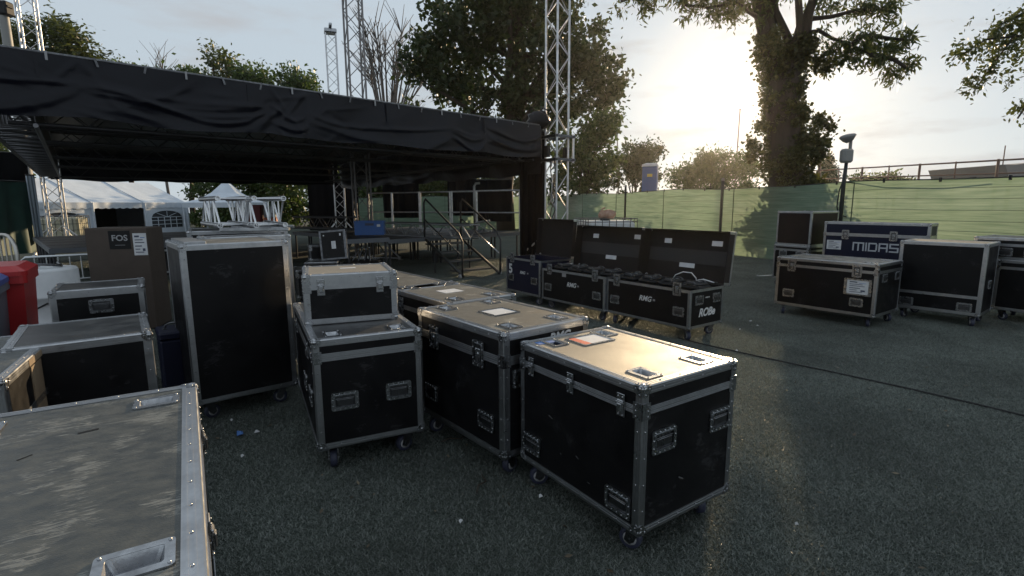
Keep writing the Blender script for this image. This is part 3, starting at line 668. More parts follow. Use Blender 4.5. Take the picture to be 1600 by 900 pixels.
def midas(par, M):
    hh, ww, t, gap, x = .135, .14, .021, .018, 0
    for ch, wd in (('M', .165), ('I', .021), ('D', .125), ('A', .125), ('S', .125)):
        mb = MB()
        def bar(a, b, c, d): mb.box((x + a, b, 0), (x + c, d, .002))
        if ch == 'M': bar(0, 0, t, hh - t); bar(wd - t, 0, wd, hh - t); bar(0, hh - t, wd, hh); bar(wd / 2 - t / 2, 0, wd / 2 + t / 2, hh - t)
        if ch == 'I': bar(0, 0, t, hh)
        if ch == 'D': bar(0, t, t, hh - t); bar(wd - t, t, wd, hh - t); bar(0, 0, wd - .01, t); bar(0, hh - t, wd - .01, hh)
        if ch == 'A': bar(0, 0, t, hh - t); bar(wd - t, 0, wd, hh - t); bar(0, hh - t, wd, hh); bar(t, hh * .38, wd - t, hh * .38 + t)
        if ch == 'S': bar(0, 0, wd, t); bar(0, hh - t, wd, hh); bar(0, hh / 2 - t / 2, wd, hh / 2 + t / 2); bar(0, hh / 2 + t / 2, t, hh - t); bar(wd - t, t, wd, hh / 2 - t / 2)
        mb.build('letter', mat('grey_letter', (.42, .44, .48), .6), par, M @ T(0, 0, .001)); x += wd + gap
midas(r_, F['X0'](1.0, .725))
L, W = .60, .86
s_, ld, F, hz = flight_case('tall black case with two handles along its bottom rail, right of the labelled case', 5.545, 6.10, 38.5, L, W, .14, .862, lid=0, top=TAN2, rivets=False, ew=.04, band=False,
    handles=[('X0', .15, .235), ('X0', W - .13, .235), ('Y0', .3, .5)])
inst('rail', bandmesh(W - .08, .036), ALU, s_, F['X0'](W - .04, .36) @ T(0, 0, .001))
t1, ld, F, hz = flight_case('plain black case partly out of frame at the right edge', 6.44, 6.085, 31, .6, .60, .14, .632, lid=.10, top=DKTOP, rivets=False, ew=.036)
t2, ld, F, hz = flight_case('shallow black case with handles topping the stack at the right edge', 6.45, 6.08, 31, .6, .87, .775, .27, lid=.09, top=TAN2, rivets=False, casters=False, handles=[('X0', .30, .87), ('X0', .55, .87)])
u1, ld, F, hz = flight_case('brown-panelled case topmost of the stack against the green fence', 5.073, 8.95, 27, .74, .645, .752, .585, lid=0, panel=BROWN, top=BROWN, rivets=False, band=False, casters=False, ew=.03)
u2, ld, F, hz = flight_case('black case with top handles under the brown-panelled one', 5.06, 8.93, 27, .76, .665, .14, .608, lid=.08, rivets=False, ew=.03, handles=[('X0', .16, .60), ('X0', .48, .60)])
tg = thing('tow_bar', 'thin steel bar lying on the turf beside the brown-panelled stack', 'bar', gz(1203, 433)); MB().tube((-.25, 0, .02), (.2, .1, .03), .012, 8).build('rod', TRUSS, tg); MB().lathe([(.02, -.02), (.02, .02)], 10).build('end_cap', STEEL, tg, T(-.25, 0, .02))

# ------------------------------------------------------------ trusses, towers, stage
def truss(label, p0, p1, wd, m, cat='truss', name='truss', bay=None, rc=.025, rb=.010, up=Vector((0, 0, 1)), group=None, faces=(0, 1, 2, 3), open_ends=False, ladder=False):
    p0 = Vector(p0); p1 = Vector(p1); d = (p1 - p0); ln = d.length; d.normalize()
    a = d.cross(up)
    if a.length < .05: a = Vector((1, 0, 0)) if not isinstance(wd, tuple) else Vector((1, 0, 0))
    a.normalize(); b = a.cross(d).normalized() if True else None
    rt = bpy.data.objects.new(name, None); col.objects.link(rt); rt.matrix_basis = frame(a, b, d, p0); tag(rt, label, cat, group)
    w2, h2 = (wd if isinstance(wd, tuple) else (wd, wd)); w2 /= 2; h2 /= 2
    cs = [(-w2, -h2), (w2, -h2), (w2, h2), (-w2, h2)]
    key = ('chord', round(ln, 3), rc, open_ends)
    if key not in HW:
        mb = MB(); mb.tube((0, 0, 0), (0, 0, ln), rc, 10, cap=not open_ends)
        if open_ends:
            mb.tube((0, 0, ln), (0, 0, 0), rc * .74, 10, cap=False); mb.tube((0, 0, .06), (0, 0, .065), rc * .74, 10)
            n = 10
            for z in (0, ln):
                o = [(rc * math.cos(2 * math.pi * k / n), rc * math.sin(2 * math.pi * k / n)) for k in range(n)]; i = [(x * .74, y * .74) for x, y in o]
                ring(mb, o, i, z - .0005, z + .0005)
        HW[key] = mb.mesh('chord')
    for (x, y) in cs: inst('chord', HW[key], m, rt, T(x, y, 0))
    bay = bay or w2 * 2.0
    nb = max(1, round(ln / bay)); bl = ln / nb
    for fi in faces:
        (x0, y0), (x1, y1) = cs[fi], cs[(fi + 1) % 4]
        k2 = ('br', round(math.hypot(x1 - x0, y1 - y0), 3), round(bl, 3), rb)
        if k2 not in HW:
            mb = MB(); v = Vector((math.hypot(x1 - x0, y1 - y0), 0, bl)); mb.tube((0, 0, 0), v, rb, 6); HW[k2] = mb.mesh('brace')
        ex = Vector((x1 - x0, y1 - y0, 0)).normalized(); ez = Vector((0, 0, 1)); ey = ez.cross(ex)
        for k in range(nb):
            fl = (k + fi) % 2
            M = frame(ex, ey, ez, (x0, y0, k * bl)) if not fl else frame(-ex, -ey, ez, (x1, y1, k * bl))
            inst('brace', HW[k2], m, rt, M)
            if ladder and k: 
                k3 = ('rung', k2[1], rb)
                if k3 not in HW: HW[k3] = MB().tube((0, 0, 0), (k2[1], 0, 0), rb, 6).mesh('rung')
                inst('rung', HW[k3], m, rt, frame(ex, ey, ez, (x0, y0, k * bl)))
    return rt
FR = Vector((.62, 12.2, 0)); NL = Vector((-5.62, 6.1, 0)); LF = Vector((-14.6, 17.0, 0)); BR_ = Vector((-7.35, 22.8, 0))
e1 = (FR - NL).normalized(); e2 = Vector((-e1.y, e1.x, 0))
ZR = 3.2; ZU = 2.42
def tower(label, base, wd, h, m, yaw=R(40), rc=.026, bay=.42, name='truss_tower', feet=True, z0=0.05):
    up = Vector((math.cos(yaw), math.sin(yaw), 0))
    t = truss(label, (base[0], base[1], z0), (base[0], base[1], h), wd, m, 'truss tower', name, bay, rc, .011, up)
    if feet:
        MB().box((-wd * .8, -wd * .8, -.04), (wd * .8, wd * .8, -.005)).build('base_plate', STEEL, t)
        for k in range(4):
            a = math.pi / 4 + k * math.pi / 2; d = Vector((math.cos(a), math.sin(a), 0))
            mb = MB(); mb.tube(d * wd * .6 + Vector((0, 0, .75)), d * 1.1, .022, 8); mb.tube(d * wd * .6, d * 1.1, .022, 8); mb.lathe([(.07, -.045), (.07, -.03), (.02, -.025), (.02, .05)], 12, T(d * 1.1)); mb.build('outrigger', TRUSS, t)
    return t
FT = Vector((1.06, 12.6, 0))
ft = tower('tall silver truss tower at the right corner of the stage roof', FT, .37, 8.2, TRUSS)
slv = thing('tower_sleeve_block', 'grey sleeve block with rollers clamped round the right corner tower', 'sleeve block', (FT.x, FT.y, 2.75), R(40))
for sx in (-1, 1):
    for sy in (-1, 1):
        MB().tube((sx * .27, sy * .27, -.32), (sx * .27, sy * .27, .32), .028, 10).build('sleeve_tube', TRUSS, slv)
for z in (-.26, .26):
    for sg in (-1, 1):
        MB().cbox((-.33, sg * .27 - .025, z - .03), (.33, sg * .27 + .025, z + .03), .006).build('cross_bar', DSTEEL, slv); MB().cbox((sg * .27 - .025, -.33, z - .031), (sg * .27 + .025, .33, z + .031), .006).build('cross_bar', DSTEEL, slv)
for sx in (-1, 1): MB().cbox((sx * .31 - .05, -.07, -.20), (sx * .31 + .05, .07, .05), .01).build('roller_housing', BRUB, slv)
hb = thing('hoist_bag', 'bunched black cover over the hoist on top of the roof corner', 'hoist cover', (FT.x - .42, FT.y - .05, ZR))
mb = MB(); mb.sphere((0, 0, .18), .24, 14, 9, None, (1.1, .9, .9)); 
mb.v = [tuple(Vector(v) + Vector((.035 * math.sin(v[2] * 40 + v[0] * 30), .03 * math.sin(v[0] * 35), .03 * math.sin(v[1] * 30 + v[0] * 22)))) for v in mb.v]; mb.build('cover', BFAB, hb)
MB().path([(0, 0, .35), (.1, .02, .46), (.22, .03, .40)], [.03, .02, .012], 6).build('tied_end', BFAB, hb)
cb = thing('tower_cables', 'looped cables hanging down inside the right corner tower', 'cable', (FT.x - .1, FT.y - .24, 0))
for k in range(5):
    r2 = random.Random(k); pts = [(r2.uniform(-.06, .06) + .05 * math.sin(i * 1.3 + k), r2.uniform(-.04, .04), 2.45 - i * .22) for i in range(9)]
    MB().path(pts, .012, 5).build('cable', [BRUB, GREYP, BRUB, WHITEP, BRUB][k], cb)
lt_ = tower('truss tower with outriggers at the far left roof corner, in front of the white tent', LF, .42, 9.5, TRUSS, R(52))
bt = tower('slender silver truss tower at the far corner of the stage', BR_, .40, 8.35, TRUSS, R(20))
MB().cbox((-.24, -.24, 8.32), (.24, .24, 8.48), .03).build('head_block', STEEL, bt)
MB().cbox((-.50, -.06, 8.50), (.45, .06, 8.60), .02).build('sheave_arm', STEEL, bt)
w2 = at(566, 318, 14.5); tower('dark truss tower rising in front of the bare tree', (w2.x, w2.y), .40, 8.6, mat('dull_truss', (.20, .19, .19), .5, .8), R(28))
# roof
def roof():
    rt = thing('stage_roof', 'low black stage roof with a sagging vinyl skirt along its edge', 'stage roof', (NL.x, NL.y, 0))
    cover = MB(); q = [NL, FR, BR_, LF]
    off = [-NL, -NL, -NL, -NL]
    vs = [(p - NL) + Vector((0, 0, ZR - .02)) for p in q]; cover.add(vs, [(0, 1, 2, 3)]); vs = [(p - NL) + Vector((0, 0, ZR - .05)) for p in q]; cover.add(vs, [(3, 2, 1, 0)])
    cover.build('canopy', BFAB, rt)
    def skirt(A, B, name, hgt, seed, n_out, supports, amp=1.0):
        rg = np.random.default_rng(seed); ln = (B - A).length; NU, NV = int(ln * 34), 30
        d = (B - A).normalized()
        nrm = Vector((d.y, -d.x, 0)) * n_out
        U = np.linspace(0, ln, NU)[:, None] * np.ones((1, NV)); Vv = np.linspace(0, 1, NV)[None, :] * np.ones((NU, 1))
        disp = np.zeros_like(U); hem = np.zeros(NU)
        for s0, s1 in zip(supports, supports[1:]):
            t = (U - s0) / (s1 - s0); ins = (t >= 0) & (t <= 1); tt = np.clip(t, 0, 1)
            hem += np.where(ins[:, 0], .10 * 4 * tt[:, 0] * (1 - tt[:, 0]), 0)
            for k in range(5):
                v0 = rg.uniform(.18, .55) + .09 * k; sag = rg.uniform(.05, .42); wdt = rg.uniform(.03, .10); am = rg.uniform(.004, .04) * amp * (rg.random() < .75); sk = rg.uniform(.5, 2.0)
                cur = v0 + sag * 4 * (tt ** sk) * (1 - tt ** sk)
                env = np.clip(np.minimum(t, 1 - t) * 5, 0, 1) ** .6
                x = (Vv - cur) / wdt
                disp += np.where(ins, am * env * np.exp(-np.where(x > 0, x * 1.8, x * .8) ** 2), 0)
        for k in range(14):   # short gathered creases radiating from the supports
            s0 = supports[rg.integers(0, len(supports))]; ang = rg.uniform(-1.1, 1.1); wdt = rg.uniform(.02, .05)
            x = (U - s0 - ang * Vv * hgt * 1.3) / wdt; disp += .02 * amp * np.exp(-x ** 2) * np.clip(1.1 - Vv, 0, 1) * np.clip(Vv * 6, 0, 1)
        disp += .02 * np.sin(U * 2.3 + seed) * Vv + .012 * np.sin(U * 5.1 + Vv * 4)
        for k in range(60):   # small diagonal wrinkles
            u0, v0 = rg.uniform(0, ln), rg.uniform(.1, 1); a = rg.uniform(-.9, .9); cu, cv = (U - u0), (Vv - v0) * hgt
            p_ = cu * math.cos(a) + cv * math.sin(a); q_ = -cu * math.sin(a) + cv * math.cos(a); disp += rg.uniform(-.012, .016) * amp * np.exp(-(p_ / rg.uniform(.15, .45)) ** 2 - (q_ / rg.uniform(.02, .05)) ** 2)
        hh = hgt * (0.93 + .25 * hem + .025 * np.sin(np.linspace(0, ln, NU) * 3.1 + seed))
        base = (A - NL)
        V = [tuple(base + d * float(U[i, j]) + nrm * float(.06 + disp[i, j]) + Vector((0, 0, ZR + .01 - hh[i] * Vv[i, j]))) for i in range(NU) for j in range(NV)]
        Fc = [(i * NV + j, i * NV + j + 1, (i + 1) * NV + j + 1, (i + 1) * NV + j) for i in range(NU - 1) for j in range(NV - 1)]
        mb = MB(); mb.add(V, Fc, None, True); mb.build(name, BFAB, rt)
    lnn = (FR - NL).length
    skirt(NL - e1 * 1.2, FR, 'skirt', .74, 5, 1, [-.3, 1.9, 4.05, 4.6, 7.4, 8.3, lnn + 1.3], .85)
    skirt(FR, BR_, 'end_skirt', 1.12, 9, 1, [0, 2, 5, 8, 11, 13.2], .6)
    skirt(LF, NL - e1 * .0, 'end_skirt', .3, 12, 1, [0, 3, 7, 14.3], .4)
    skirt(BR_, LF, 'rear_skirt', .95, 15, 1, [0, 3, 6, 9.4], .4)
    MB().tube(NL - e1 * 1.2 - NL + Vector((0, 0, ZR + .03)), FR - NL + Vector((0, 0, ZR + .03)), .022, 8).build('edge_tube', DSTEEL, rt)
    for k in range(21):   # ties and eyelets that hold the skirt to the edge tube
        p = e1 * (-1.0 + .465 * k) + Vector((e1.y, -e1.x, 0)) * .075 + Vector((0, 0, ZR - .06)); M = frame(e1, Vector((0, 0, 1)), Vector((e1.y, -e1.x, 0)), p)
        MB().box((-.012, 0, 0), (.012, .10, .006)).build('tie_strap', DSTEEL if k % 3 else GREYP, rt, M @ Matrix.Rotation(.3 * math.sin(k * 2.1), 4, 'Z'))
    for k in range(4):    # welded seams of the vinyl
        p = e1 * (.3 + 2.25 * k) + Vector((e1.y, -e1.x, 0)) * .078 + Vector((0, 0, ZR - .30)); MB().box((-.015, 0, 0), (.015, .30, .004)).build('seam', BFAB, rt, frame(e1, Vector((0, 0, 1)), Vector((e1.y, -e1.x, 0)), p))
roof()
zc = (ZR + ZU) / 2
truss('roof truss inside the front edge of the stage roof', NL + e2 * .5 + Vector((0, 0, zc)), FR + e2 * .5 + Vector((0, 0, zc)), (.4, .7), BTRUSS, 'roof truss', 'roof_truss', .7)
truss('roof truss along the far edge of the stage roof', LF + Vector((0, 0, zc - .05)), BR_ + Vector((0, 0, zc - .05)), (.4, .7), BTRUSS, 'roof truss', 'roof_truss', .7)
truss('ladder-like roof truss along the left edge of the stage roof', NL + Vector((0, 0, zc - .1)), LF + Vector((0, 0, zc - .1)), (.45, .6), mat('dull_black_truss', (.16, .16, .17), .5, .7), 'roof truss', 'roof_truss', .35, ladder=True)
truss('roof truss along the right end of the stage roof', FR - e1 * .4 + Vector((0, 0, zc)), BR_ - e1 * .4 + Vector((0, 0, zc)), (.4, .7), BTRUSS, 'roof truss', 'roof_truss', .7)
for k, lb in enumerate(('first roof rafter truss behind the skirt', 'second roof rafter truss behind the skirt', 'third roof rafter truss deep under the roof')):
    f = (k + 1) / 4
    A = NL.lerp(LF, f); B = FR.lerp(BR_, f)
    truss(lb, A + Vector((0, 0, zc)), B + Vector((0, 0, zc)), (.35, .55), mat('grey_black_truss', (.10, .10, .105), .5, .7), 'roof truss', 'roof_truss', .6)
# right end drape
def drape(label, A, B, z0, z1, folds, amp, m, name='drape', cat='drape', seed=1, flare=0.0):
    A = Vector(A); B = Vector(B); ln = (B - A).length; d = (B - A).normalized(); n = Vector((d.y, -d.x, 0)); NU = max(12, int(folds * 10)); NV = 10
    rt = thing(name, label, cat, A); mb = MB(); r2 = random.Random(seed); ph = [r2.uniform(0, 6.28) for _ in range(4)]
    V = []
    for i in range(NU + 1):
        for j in range(NV + 1):
            u = i / NU; v = j / NV
            dd = amp * (math.sin(u * folds * 6.283 + ph[0] + .5 * math.sin(v * 2 + ph[1])) + .5 * math.sin(u * folds * 11.3 + ph[2])) * (.35 + .65 * v)
            V.append(d * (ln * u * (1 + flare * v)) + n * dd + Vector((0, 0, z1 + (z0 - z1) * v)))
    mb.add(V, [(i * (NV + 1) + j, i * (NV + 1) + j + 1, (i + 1) * (NV + 1) + j + 1, (i + 1) * (NV + 1) + j) for i in range(NU) for j in range(NV)], None, True)
    mb.build('cloth', m, rt); MB().tube(Vector((0, 0, z1 + .02)), d * ln + Vector((0, 0, z1 + .02)), .02, 6).build('hanging_bar', POSTM, rt); return rt
pd = at(812, 318, 12.55)
drape('long black drape hanging beside the right corner tower', (pd.x, pd.y, 0), (FT.x - .25, FT.y + .1, 0), .05, ZR - .05, 5, .06, DRAPE)
# hung black drapes at the back of the stage
for (px0, px1, Y, z0, z1, lb) in ((598, 655, 23.5, .9, 2.5, 'narrow'), (700, 745, 22.5, 1.0, 2.5, 'second narrow'), (744, 800, 21, .8, 2.4, 'bulky'), (482, 560, 25, .3, 2.5, 'wide')):
    A = at(px0, 318, Y); B = at(px1, 318, Y - .3); drape('%s black drape hanging at the back of the stage' % lb, (A.x, A.y, 0), (B.x, B.y, 0), z0, z1, 3, .08, DRAPE, seed=px0)
# ------------------------------------------------------------ decks
def platform(label, x, y, yaw, L, W, z, legs=True, group='stage deck platforms'):
    t = thing('stage_platform', label, 'stage platform', (x, y, 0), yaw, group)
    MB().box((.03, .03, z - .02), (L - .03, W - .03, z)).build('deck_board', DECK, t)
    for a, b in (((0, 0), (L, .035)), ((0, W - .035), (L, W)), ((0, .0355), (.035, W - .0355)), ((L - .035, .0355), (L, W - .0355))):
        mb = MB(); mb.box((*a, z - .09), (*b, z - .004)); mb.box((a[0] - .003, a[1] - .003, z - .05), (b[0] + .003, b[1] + .003, z - .04)); mb.build('frame_rail', mat('deck_rail', (.15, .16, .18), .5, .8), t)
    for a in (.06, L - .06):
        for b in (.06, W - .06): MB().tube((a, b, 0), (a, b, z - .09), .024, 8).build('leg', mat('leg_tube', (.04, .04, .045), .6, .4), t)
    return t
ang = math.atan2(e1.y, e1.x)
o0 = Vector((-2.65, 11.3, 0)); 
nm = ['front', 'second', 'third', 'fourth', 'fifth']
for i in range(2):
    for j in range(5):
        q = o0 + e1 * (2.02 * i) + e2 * (1.02 * j); platform('black stage deck platform, %s row, %s of the stairs' % (nm[j], ('left', 'right')[i]), q.x, q.y, ang, 2, 1, .75)
q = gz(541, 374, .85); platform('small stage platform under the blue crate', q.x, q.y, ang - .05, .9, 1, .85)
l0 = Vector((-8.2, 9.3, 0))
for i in range(2):
    for j in range(5):
        q = l0 + e1 * (2.02 * i) + e2 * (1.02 * j); platform('dark stage deck platform at far left, %s row, %s column' % (nm[j], ('outer', 'inner')[i]), q.x, q.y, ang, 2, 1, .75)
# stairs
def stairs():
    foot = Vector((-.62, 10.75, 0)); top = Vector((-1.55, 11.95, .72)); d = Vector((top.x - foot.x, top.y - foot.y, 0)).normalized(); s_ = Vector((d.y, -d.x, 0)); wd = .45
    t = thing('stage_stairs', 'black open steel stairs with tube handrails up to the stage deck', 'stairs', foot)
    rise = top - foot
    for sg in (-1, 1):
        o = s_ * (wd * sg)
        mb = MB(); mb.path([o + Vector((0, 0, .05)), o + rise], .028, 8); mb.build('stringer', POSTM, t)
        mb = MB(); mb.path([o * 1.05 + Vector((0, 0, .06)), o * 1.05 + Vector((0, 0, .75)) - d * .02, o * 1.05 + d * .12 + Vector((0, 0, .92)), o * 1.05 + rise * .95 + Vector((0, 0, .92)), o * 1.05 + rise + Vector((0, 0, .80)), o * 1.05 + rise + Vector((0, 0, .05))], .02, 8); mb.build('handrail', POSTM, t)
        mb = MB(); mb.path([o * 1.05 + Vector((0, 0, .45)), o * 1.05 + rise + Vector((0, 0, .45))], .014, 6); mb.build('mid_rail', STEEL if sg > 0 else POSTM, t)
        MB().tube(o + rise * .75 + Vector((0, 0, -.02)), o + Vector((rise.x * .75, rise.y * .75, 0)), .02, 8).build('support_leg', POSTM, t)
        MB().lathe([(.012, -.02), (.05, -.018), (.05, .018), (.012, .02)], 14, frame(d, Vector((0, 0, 1)), s_, o * 1.1 + d * .05 + Vector((0, 0, .05)))).build('wheel', GREYP, t)
    for k in range(4):
        c = rise * ((k + .8) / 4.4); M = frame(s_, d, Vector((0, 0, 1)), c)
        MB().cbox((-wd, -.02, -.02), (wd, .24, .012), .004).build('step', mat('step_plate', (.10, .10, .10), .5, .5), t, M)
stairs()
# guard rails at the back and right of the deck
def guard(label, A, B, z, hgt, midz=.5, m=None):
    A = Vector(A); B = Vector(B); m = m or TRUSS; t = thing('guard_rail', label, 'guard rail', (A.x, A.y, z)); d = B - A; d.z = 0
    for k in (0, 1): MB().tube(d * k, d * k + Vector((0, 0, hgt)), .024, 8).build('post', m, t)
    MB().tube(Vector((0, 0, hgt - .02)), d + Vector((0, 0, hgt - .02)), .02, 8).build('top_rail', m, t); MB().tube(Vector((0, 0, midz)), d + Vector((0, 0, midz)), .018, 8).build('mid_rail', m, t)
GR = mat('rail_tube', (.42, .43, .44), .4, .9)
for (a, b, lb) in (((576, 17.3), (612, 16.9), 'left'), ((613, 16.8), (655, 16.3), 'second'), ((657, 16.2), (703, 15.8), 'third'), ((706, 15.7), (743, 15.3), 'fourth'), ((745, 15.1), (812, 14.4), 'rightmost')):
    A = at(a[0], 318, a[1]); B = at(b[0], 318, b[1]); guard('%s of the silver tube guard rails on the stage deck' % lb, (A.x, A.y, 0), (B.x, B.y, 0), .75, 1.12)
q = gz(742, 365, .75); gp = thing('handrail_post', 'tall bent silver tube post on the deck by the stairs', 'post', (q.x, q.y, .75)); MB().path([(0, 0, 0), (0, 0, 1.18), (.04, .02, 1.25), (.14, .05, 1.26)], .03, 8).build('tube', GR, gp); MB().lathe([(.06, 0), (.06, .012)], 12).build('foot_plate', GR, gp)
# truss lengths lying on the deck
A = gz(606, 357, .9); B = gz(742, 362, .9); truss('long truss lying on the deck behind the stairs', A, B, .29, GR, 'truss', 'deck_truss', .25, group='trusses lying on the deck')
A = at(466, 347, 13.5); B = at(548, 349, 12.2); truss('short dark truss lying level beyond the open upright case', A, B, .27, mat('grey_black_truss', (.1, .1, .1), .5), 'truss', 'deck_truss', .27, rc=.022)
A = gz(743, 352, 1.0); truss('short silver truss stub at the head of the stairs', gz(746, 356, .9), gz(764, 353, .95), .26, GR, 'truss', 'deck_truss', .26)
# two short trusses stacked on the tall case
zt_ = 1.24
for k, (px, lb) in enumerate(((366, 'left one of two short silver trusses stored on the tall case'), (422, 'right one of two short silver trusses stored on the tall case'))):
    c = at(px, 331, 5.1); dirv = Vector((-.80, 1.0, 0)).normalized() if k == 0 else Vector((-.72, 1.0, 0)).normalized()
    truss(lb, c, c + dirv * .96, (.26, .255), mat('bright_truss', (.75, .76, .78), .3, 1.0), 'truss', 'stored_truss', .24, rc=.025, rb=.010, open_ends=True, ladder=True)
for k, lb in enumerate(('front timber bearer under the two short trusses', 'rear timber bearer under the two short trusses')):
    c = at(392, 331, 5.1) + Vector((-.2 * k - .03, .12 + .6 * k, 0)); t = thing('bearer', lb, 'bearer', (c.x, c.y, 1.245), R(4)); MB().cbox((-.33, -.03, 0), (.33, .03, c.z - .255 / 2 - .027 - 1.245), .004).build('bar', ALU, t)
# blue crate
q = gz(575, 366, .87)
cr = thing('plastic_crate', 'blue plastic crate standing on a small stage platform', 'crate', (q.x, q.y + .2, .852), R(8))
for a, b in (((-.30, -.20, 0), (.30, -.185, .29)), ((-.30, .185, 0), (.30, .20, .29)), ((-.30, -.185, 0), (-.285, .185, .29)), ((.285, -.185, 0), (.30, .185, .29))): MB().box(a, b).build('wall', BLUEB, cr)
MB().box((-.285, -.185, 0), (.285, .185, .012)).build('base', BLUEB, cr)
rim = MB(); ring(rim, rrect(.63, .43, .03), rrect(.57, .37, .02), .26, .295); rim.build('rim', BLUEB, cr); MB().cbox((-.08, -.206, .20), (.10, -.2005, .25), .001).build('hand_hole', INK, cr)
for a in (-.15, .0, .15, .25): MB().box((a, -.206, .02), (a + .012, -.2, .19)).build('rib', BLUEB, cr)
decal('label', cr, frame((1, 0, 0), (0, 0, 1), (0, -1, 0), (.20, -.2065, .20)), .07, .05, PAPER)

# ------------------------------------------------------------ middle background cases
p = gz(496, 411, .55)
k1, ld, F, hz = flight_case('dark flight case with upright lid leaning open, beyond the small stacked case', p.x - .2, p.y - .05, 12, .52, .42, .14, .42, lid=.0, rivets=False, band=False, ew=.03)
kl = thing('case_lid', 'loose dark case lid propped upright on a low case', 'case lid', (p.x - .03, p.y + .28, .56), R(10)); kl.rotation_euler = (R(-12), R(-4), R(12))
MB().box((0, 0, 0), (.42, .02, .50)).build('panel', BLACK, kl)
for a, b in (((0, .02, 0), (.02, .20, .5)), ((.40, .02, 0), (.42, .20, .5)), ((.02, .02, .48), (.40, .20, .5)), ((.02, .02, 0), (.40, .20, .02))): MB().box(a, b).build('side', BLACK, kl)
for (x0, x1) in ((-.002, .03), (.39, .422)): MB().box((x0, -.003, -.002), (x1, .0, .502)).build('edge_profile', DSTEEL, kl)
for z in (-.002, .472): MB().box((.031, -.003, z), (.389, .0, z + .03)).build('edge_profile', DSTEEL, kl)
MB().box((.4225, .0, 0), (.4255, .03, .5)).build('edge_profile', ALU, kl); MB().box((.4225, .175, 0), (.4255, .205, .5)).build('edge_profile', ALU, kl)
decal('paper_tag', kl, frame((1, 0, 0), (0, 0, 1), (0, -1, 0), (.22, -.001, .25)), .07, .13, PAPER); decal('paper_spot', kl, frame((1, 0, 0), (0, 0, 1), (0, -1, 0), (.34, -.001, .42)), .025, .04, PAPER); decal('paper_spot', kl, frame((1, 0, 0), (0, 0, 1), (0, -1, 0), (.07, -.001, .42)), .02, .02, PAPER)
q = gz(480, 410, .55); k2, ld, F, hz = flight_case('small dark case beside the propped lid', q.x - .05, q.y + .25, 25, .30, .30, .55, .26, lid=.06, rivets=False, casters=False, band=False, ew=.03, edge=DSTEEL)
q = gz(478, 438, .40); k3, ld, F, hz = flight_case('low dark case with shiny corners behind the small stacked case', q.x - .12, q.y - .05, 25, 1.0, .55, .14, .41, lid=.08, rivets=False, ew=.03, edge=DSTEEL)
q = gz(566, 408, .4); lb_ = thing('folded_stand', 'folded dark chrome stand lying beyond the small stacked case', 'stand', (q.x, q.y, .0))
for k in range(4):
    MB().tube((-.2 + .12 * k, 0, .40), (-.1 + .07 * k, .15, .62 + .03 * (k % 2)), .012, 8).build('tube', DSTEEL, lb_); MB().sphere((-.1 + .07 * k, .15, .62 + .03 * (k % 2)), .022, 8, 6).build('knob', STEEL, lb_)
MB().cbox((-.35, -.1, .02), (.35, .25, .41), .02).build('bag', BLKP, lb_)

# ------------------------------------------------------------ left background
# cardboard carton
M_ = thing('cardboard_carton', 'tall brown cardboard carton with black logo sticker and white sheet', 'carton', (-4.94, 6.1, 0), R(15))
mb = MB(); mb.cbox((0, 0, .02), (.63, .5, 1.235), .006); mb.build('box', CARD, M_)
for a in (0, .315): MB().box((.004 + a, .006, 1.2352), (.308 + a, .494, 1.2385)).build('flap', CARD, M_)
ff = lambda s, z: frame((1, 0, 0), (0, 0, 1), (0, -1, 0), (s, -.0005, z))
decal('logo_sticker', M_, ff(.345, 1.10), .22, .215, BLKP); lettering('logo_lettering', M_, ff(.345, 1.12), 'FOS', .095, GREYP, .002); MB().box((-.05, -.002, 0), (.05, .002, .001)).build('logo_line', GREYP, M_, ff(.345, 1.04) @ T(0, 0, .0022))
sh = paper_label(M_, ff(.55, 1.045), .14, .26, 'white_sheet'); MB().box((-.03, 0, 0), (.0, .012, 0.018)).build('tape', CARD, M_, T(.06, -.001, .6))
# bins and drum
def bin_(label, x, y, yaw, m, mb_, hgt=1.03):
    t = thing('wheelie_bin', label, 'bin', (x, y, 0), yaw)
    mb = MB(); a = (.20, .22); b = (.25, .28)
    vs = [(sx * a[0], sy * a[1], .06) for sx, sy in ((-1, -1), (1, -1), (1, 1), (-1, 1))] + [(sx * b[0], sy * b[1], hgt - .06) for sx, sy in ((-1, -1), (1, -1), (1, 1), (-1, 1))]
    mb.add(vs, [(3, 2, 1, 0), (4, 5, 6, 7), (0, 1, 5, 4), (1, 2, 6, 5), (2, 3, 7, 6), (3, 0, 4, 7)]); mb.build('body', mb_, t)
    rim = MB(); ring(rim, rrect(.54, .60, .04), rrect(.48, .54, .03), hgt - .10, hgt - .045); rim.build('rim', mb_, t)
    mb = MB(); p_ = rrect(.55, .62, .06); n = len(p_); 
    mb.add([(x_, y_, hgt - .044) for x_, y_ in p_] + [(x_, y_, hgt - .01) for x_, y_ in p_] + [(x_ * .8, y_ * .8, hgt + .03) for x_, y_ in p_], [(i, (i + 1) % n, n + (i + 1) % n, n + i) for i in range(n)] + [(n + i, n + (i + 1) % n, 2 * n + (i + 1) % n, 2 * n + i) for i in range(n)] + [tuple(range(2 * n, 3 * n))], None, False); mb.build('lid', m, t)
    MB().tube((-.24, .33, hgt - .07), (.24, .33, hgt - .07), .017, 8).build('handle', mb_, t)
    for sg in (-1, 1): MB().lathe([(.03, -.025), (.10, -.025), (.10, .025), (.03, .025)], 16, frame((0, 1, 0), (0, 0, 1), (1, 0, 0), (sg * .24, .22, .10))).build('wheel', BRUB, t)
    return t
q = gz(-22, 421, 1.03); bin_('red wheelie bin in front of the white drum', q.x - .06, q.y + .05, R(35), REDB, REDB)
q = gz(-76, 437, 1.0); bin_('grey wheelie bin with blue lid at the left edge', q.x, q.y, R(35), BLUEB, GREYB, 1.0)
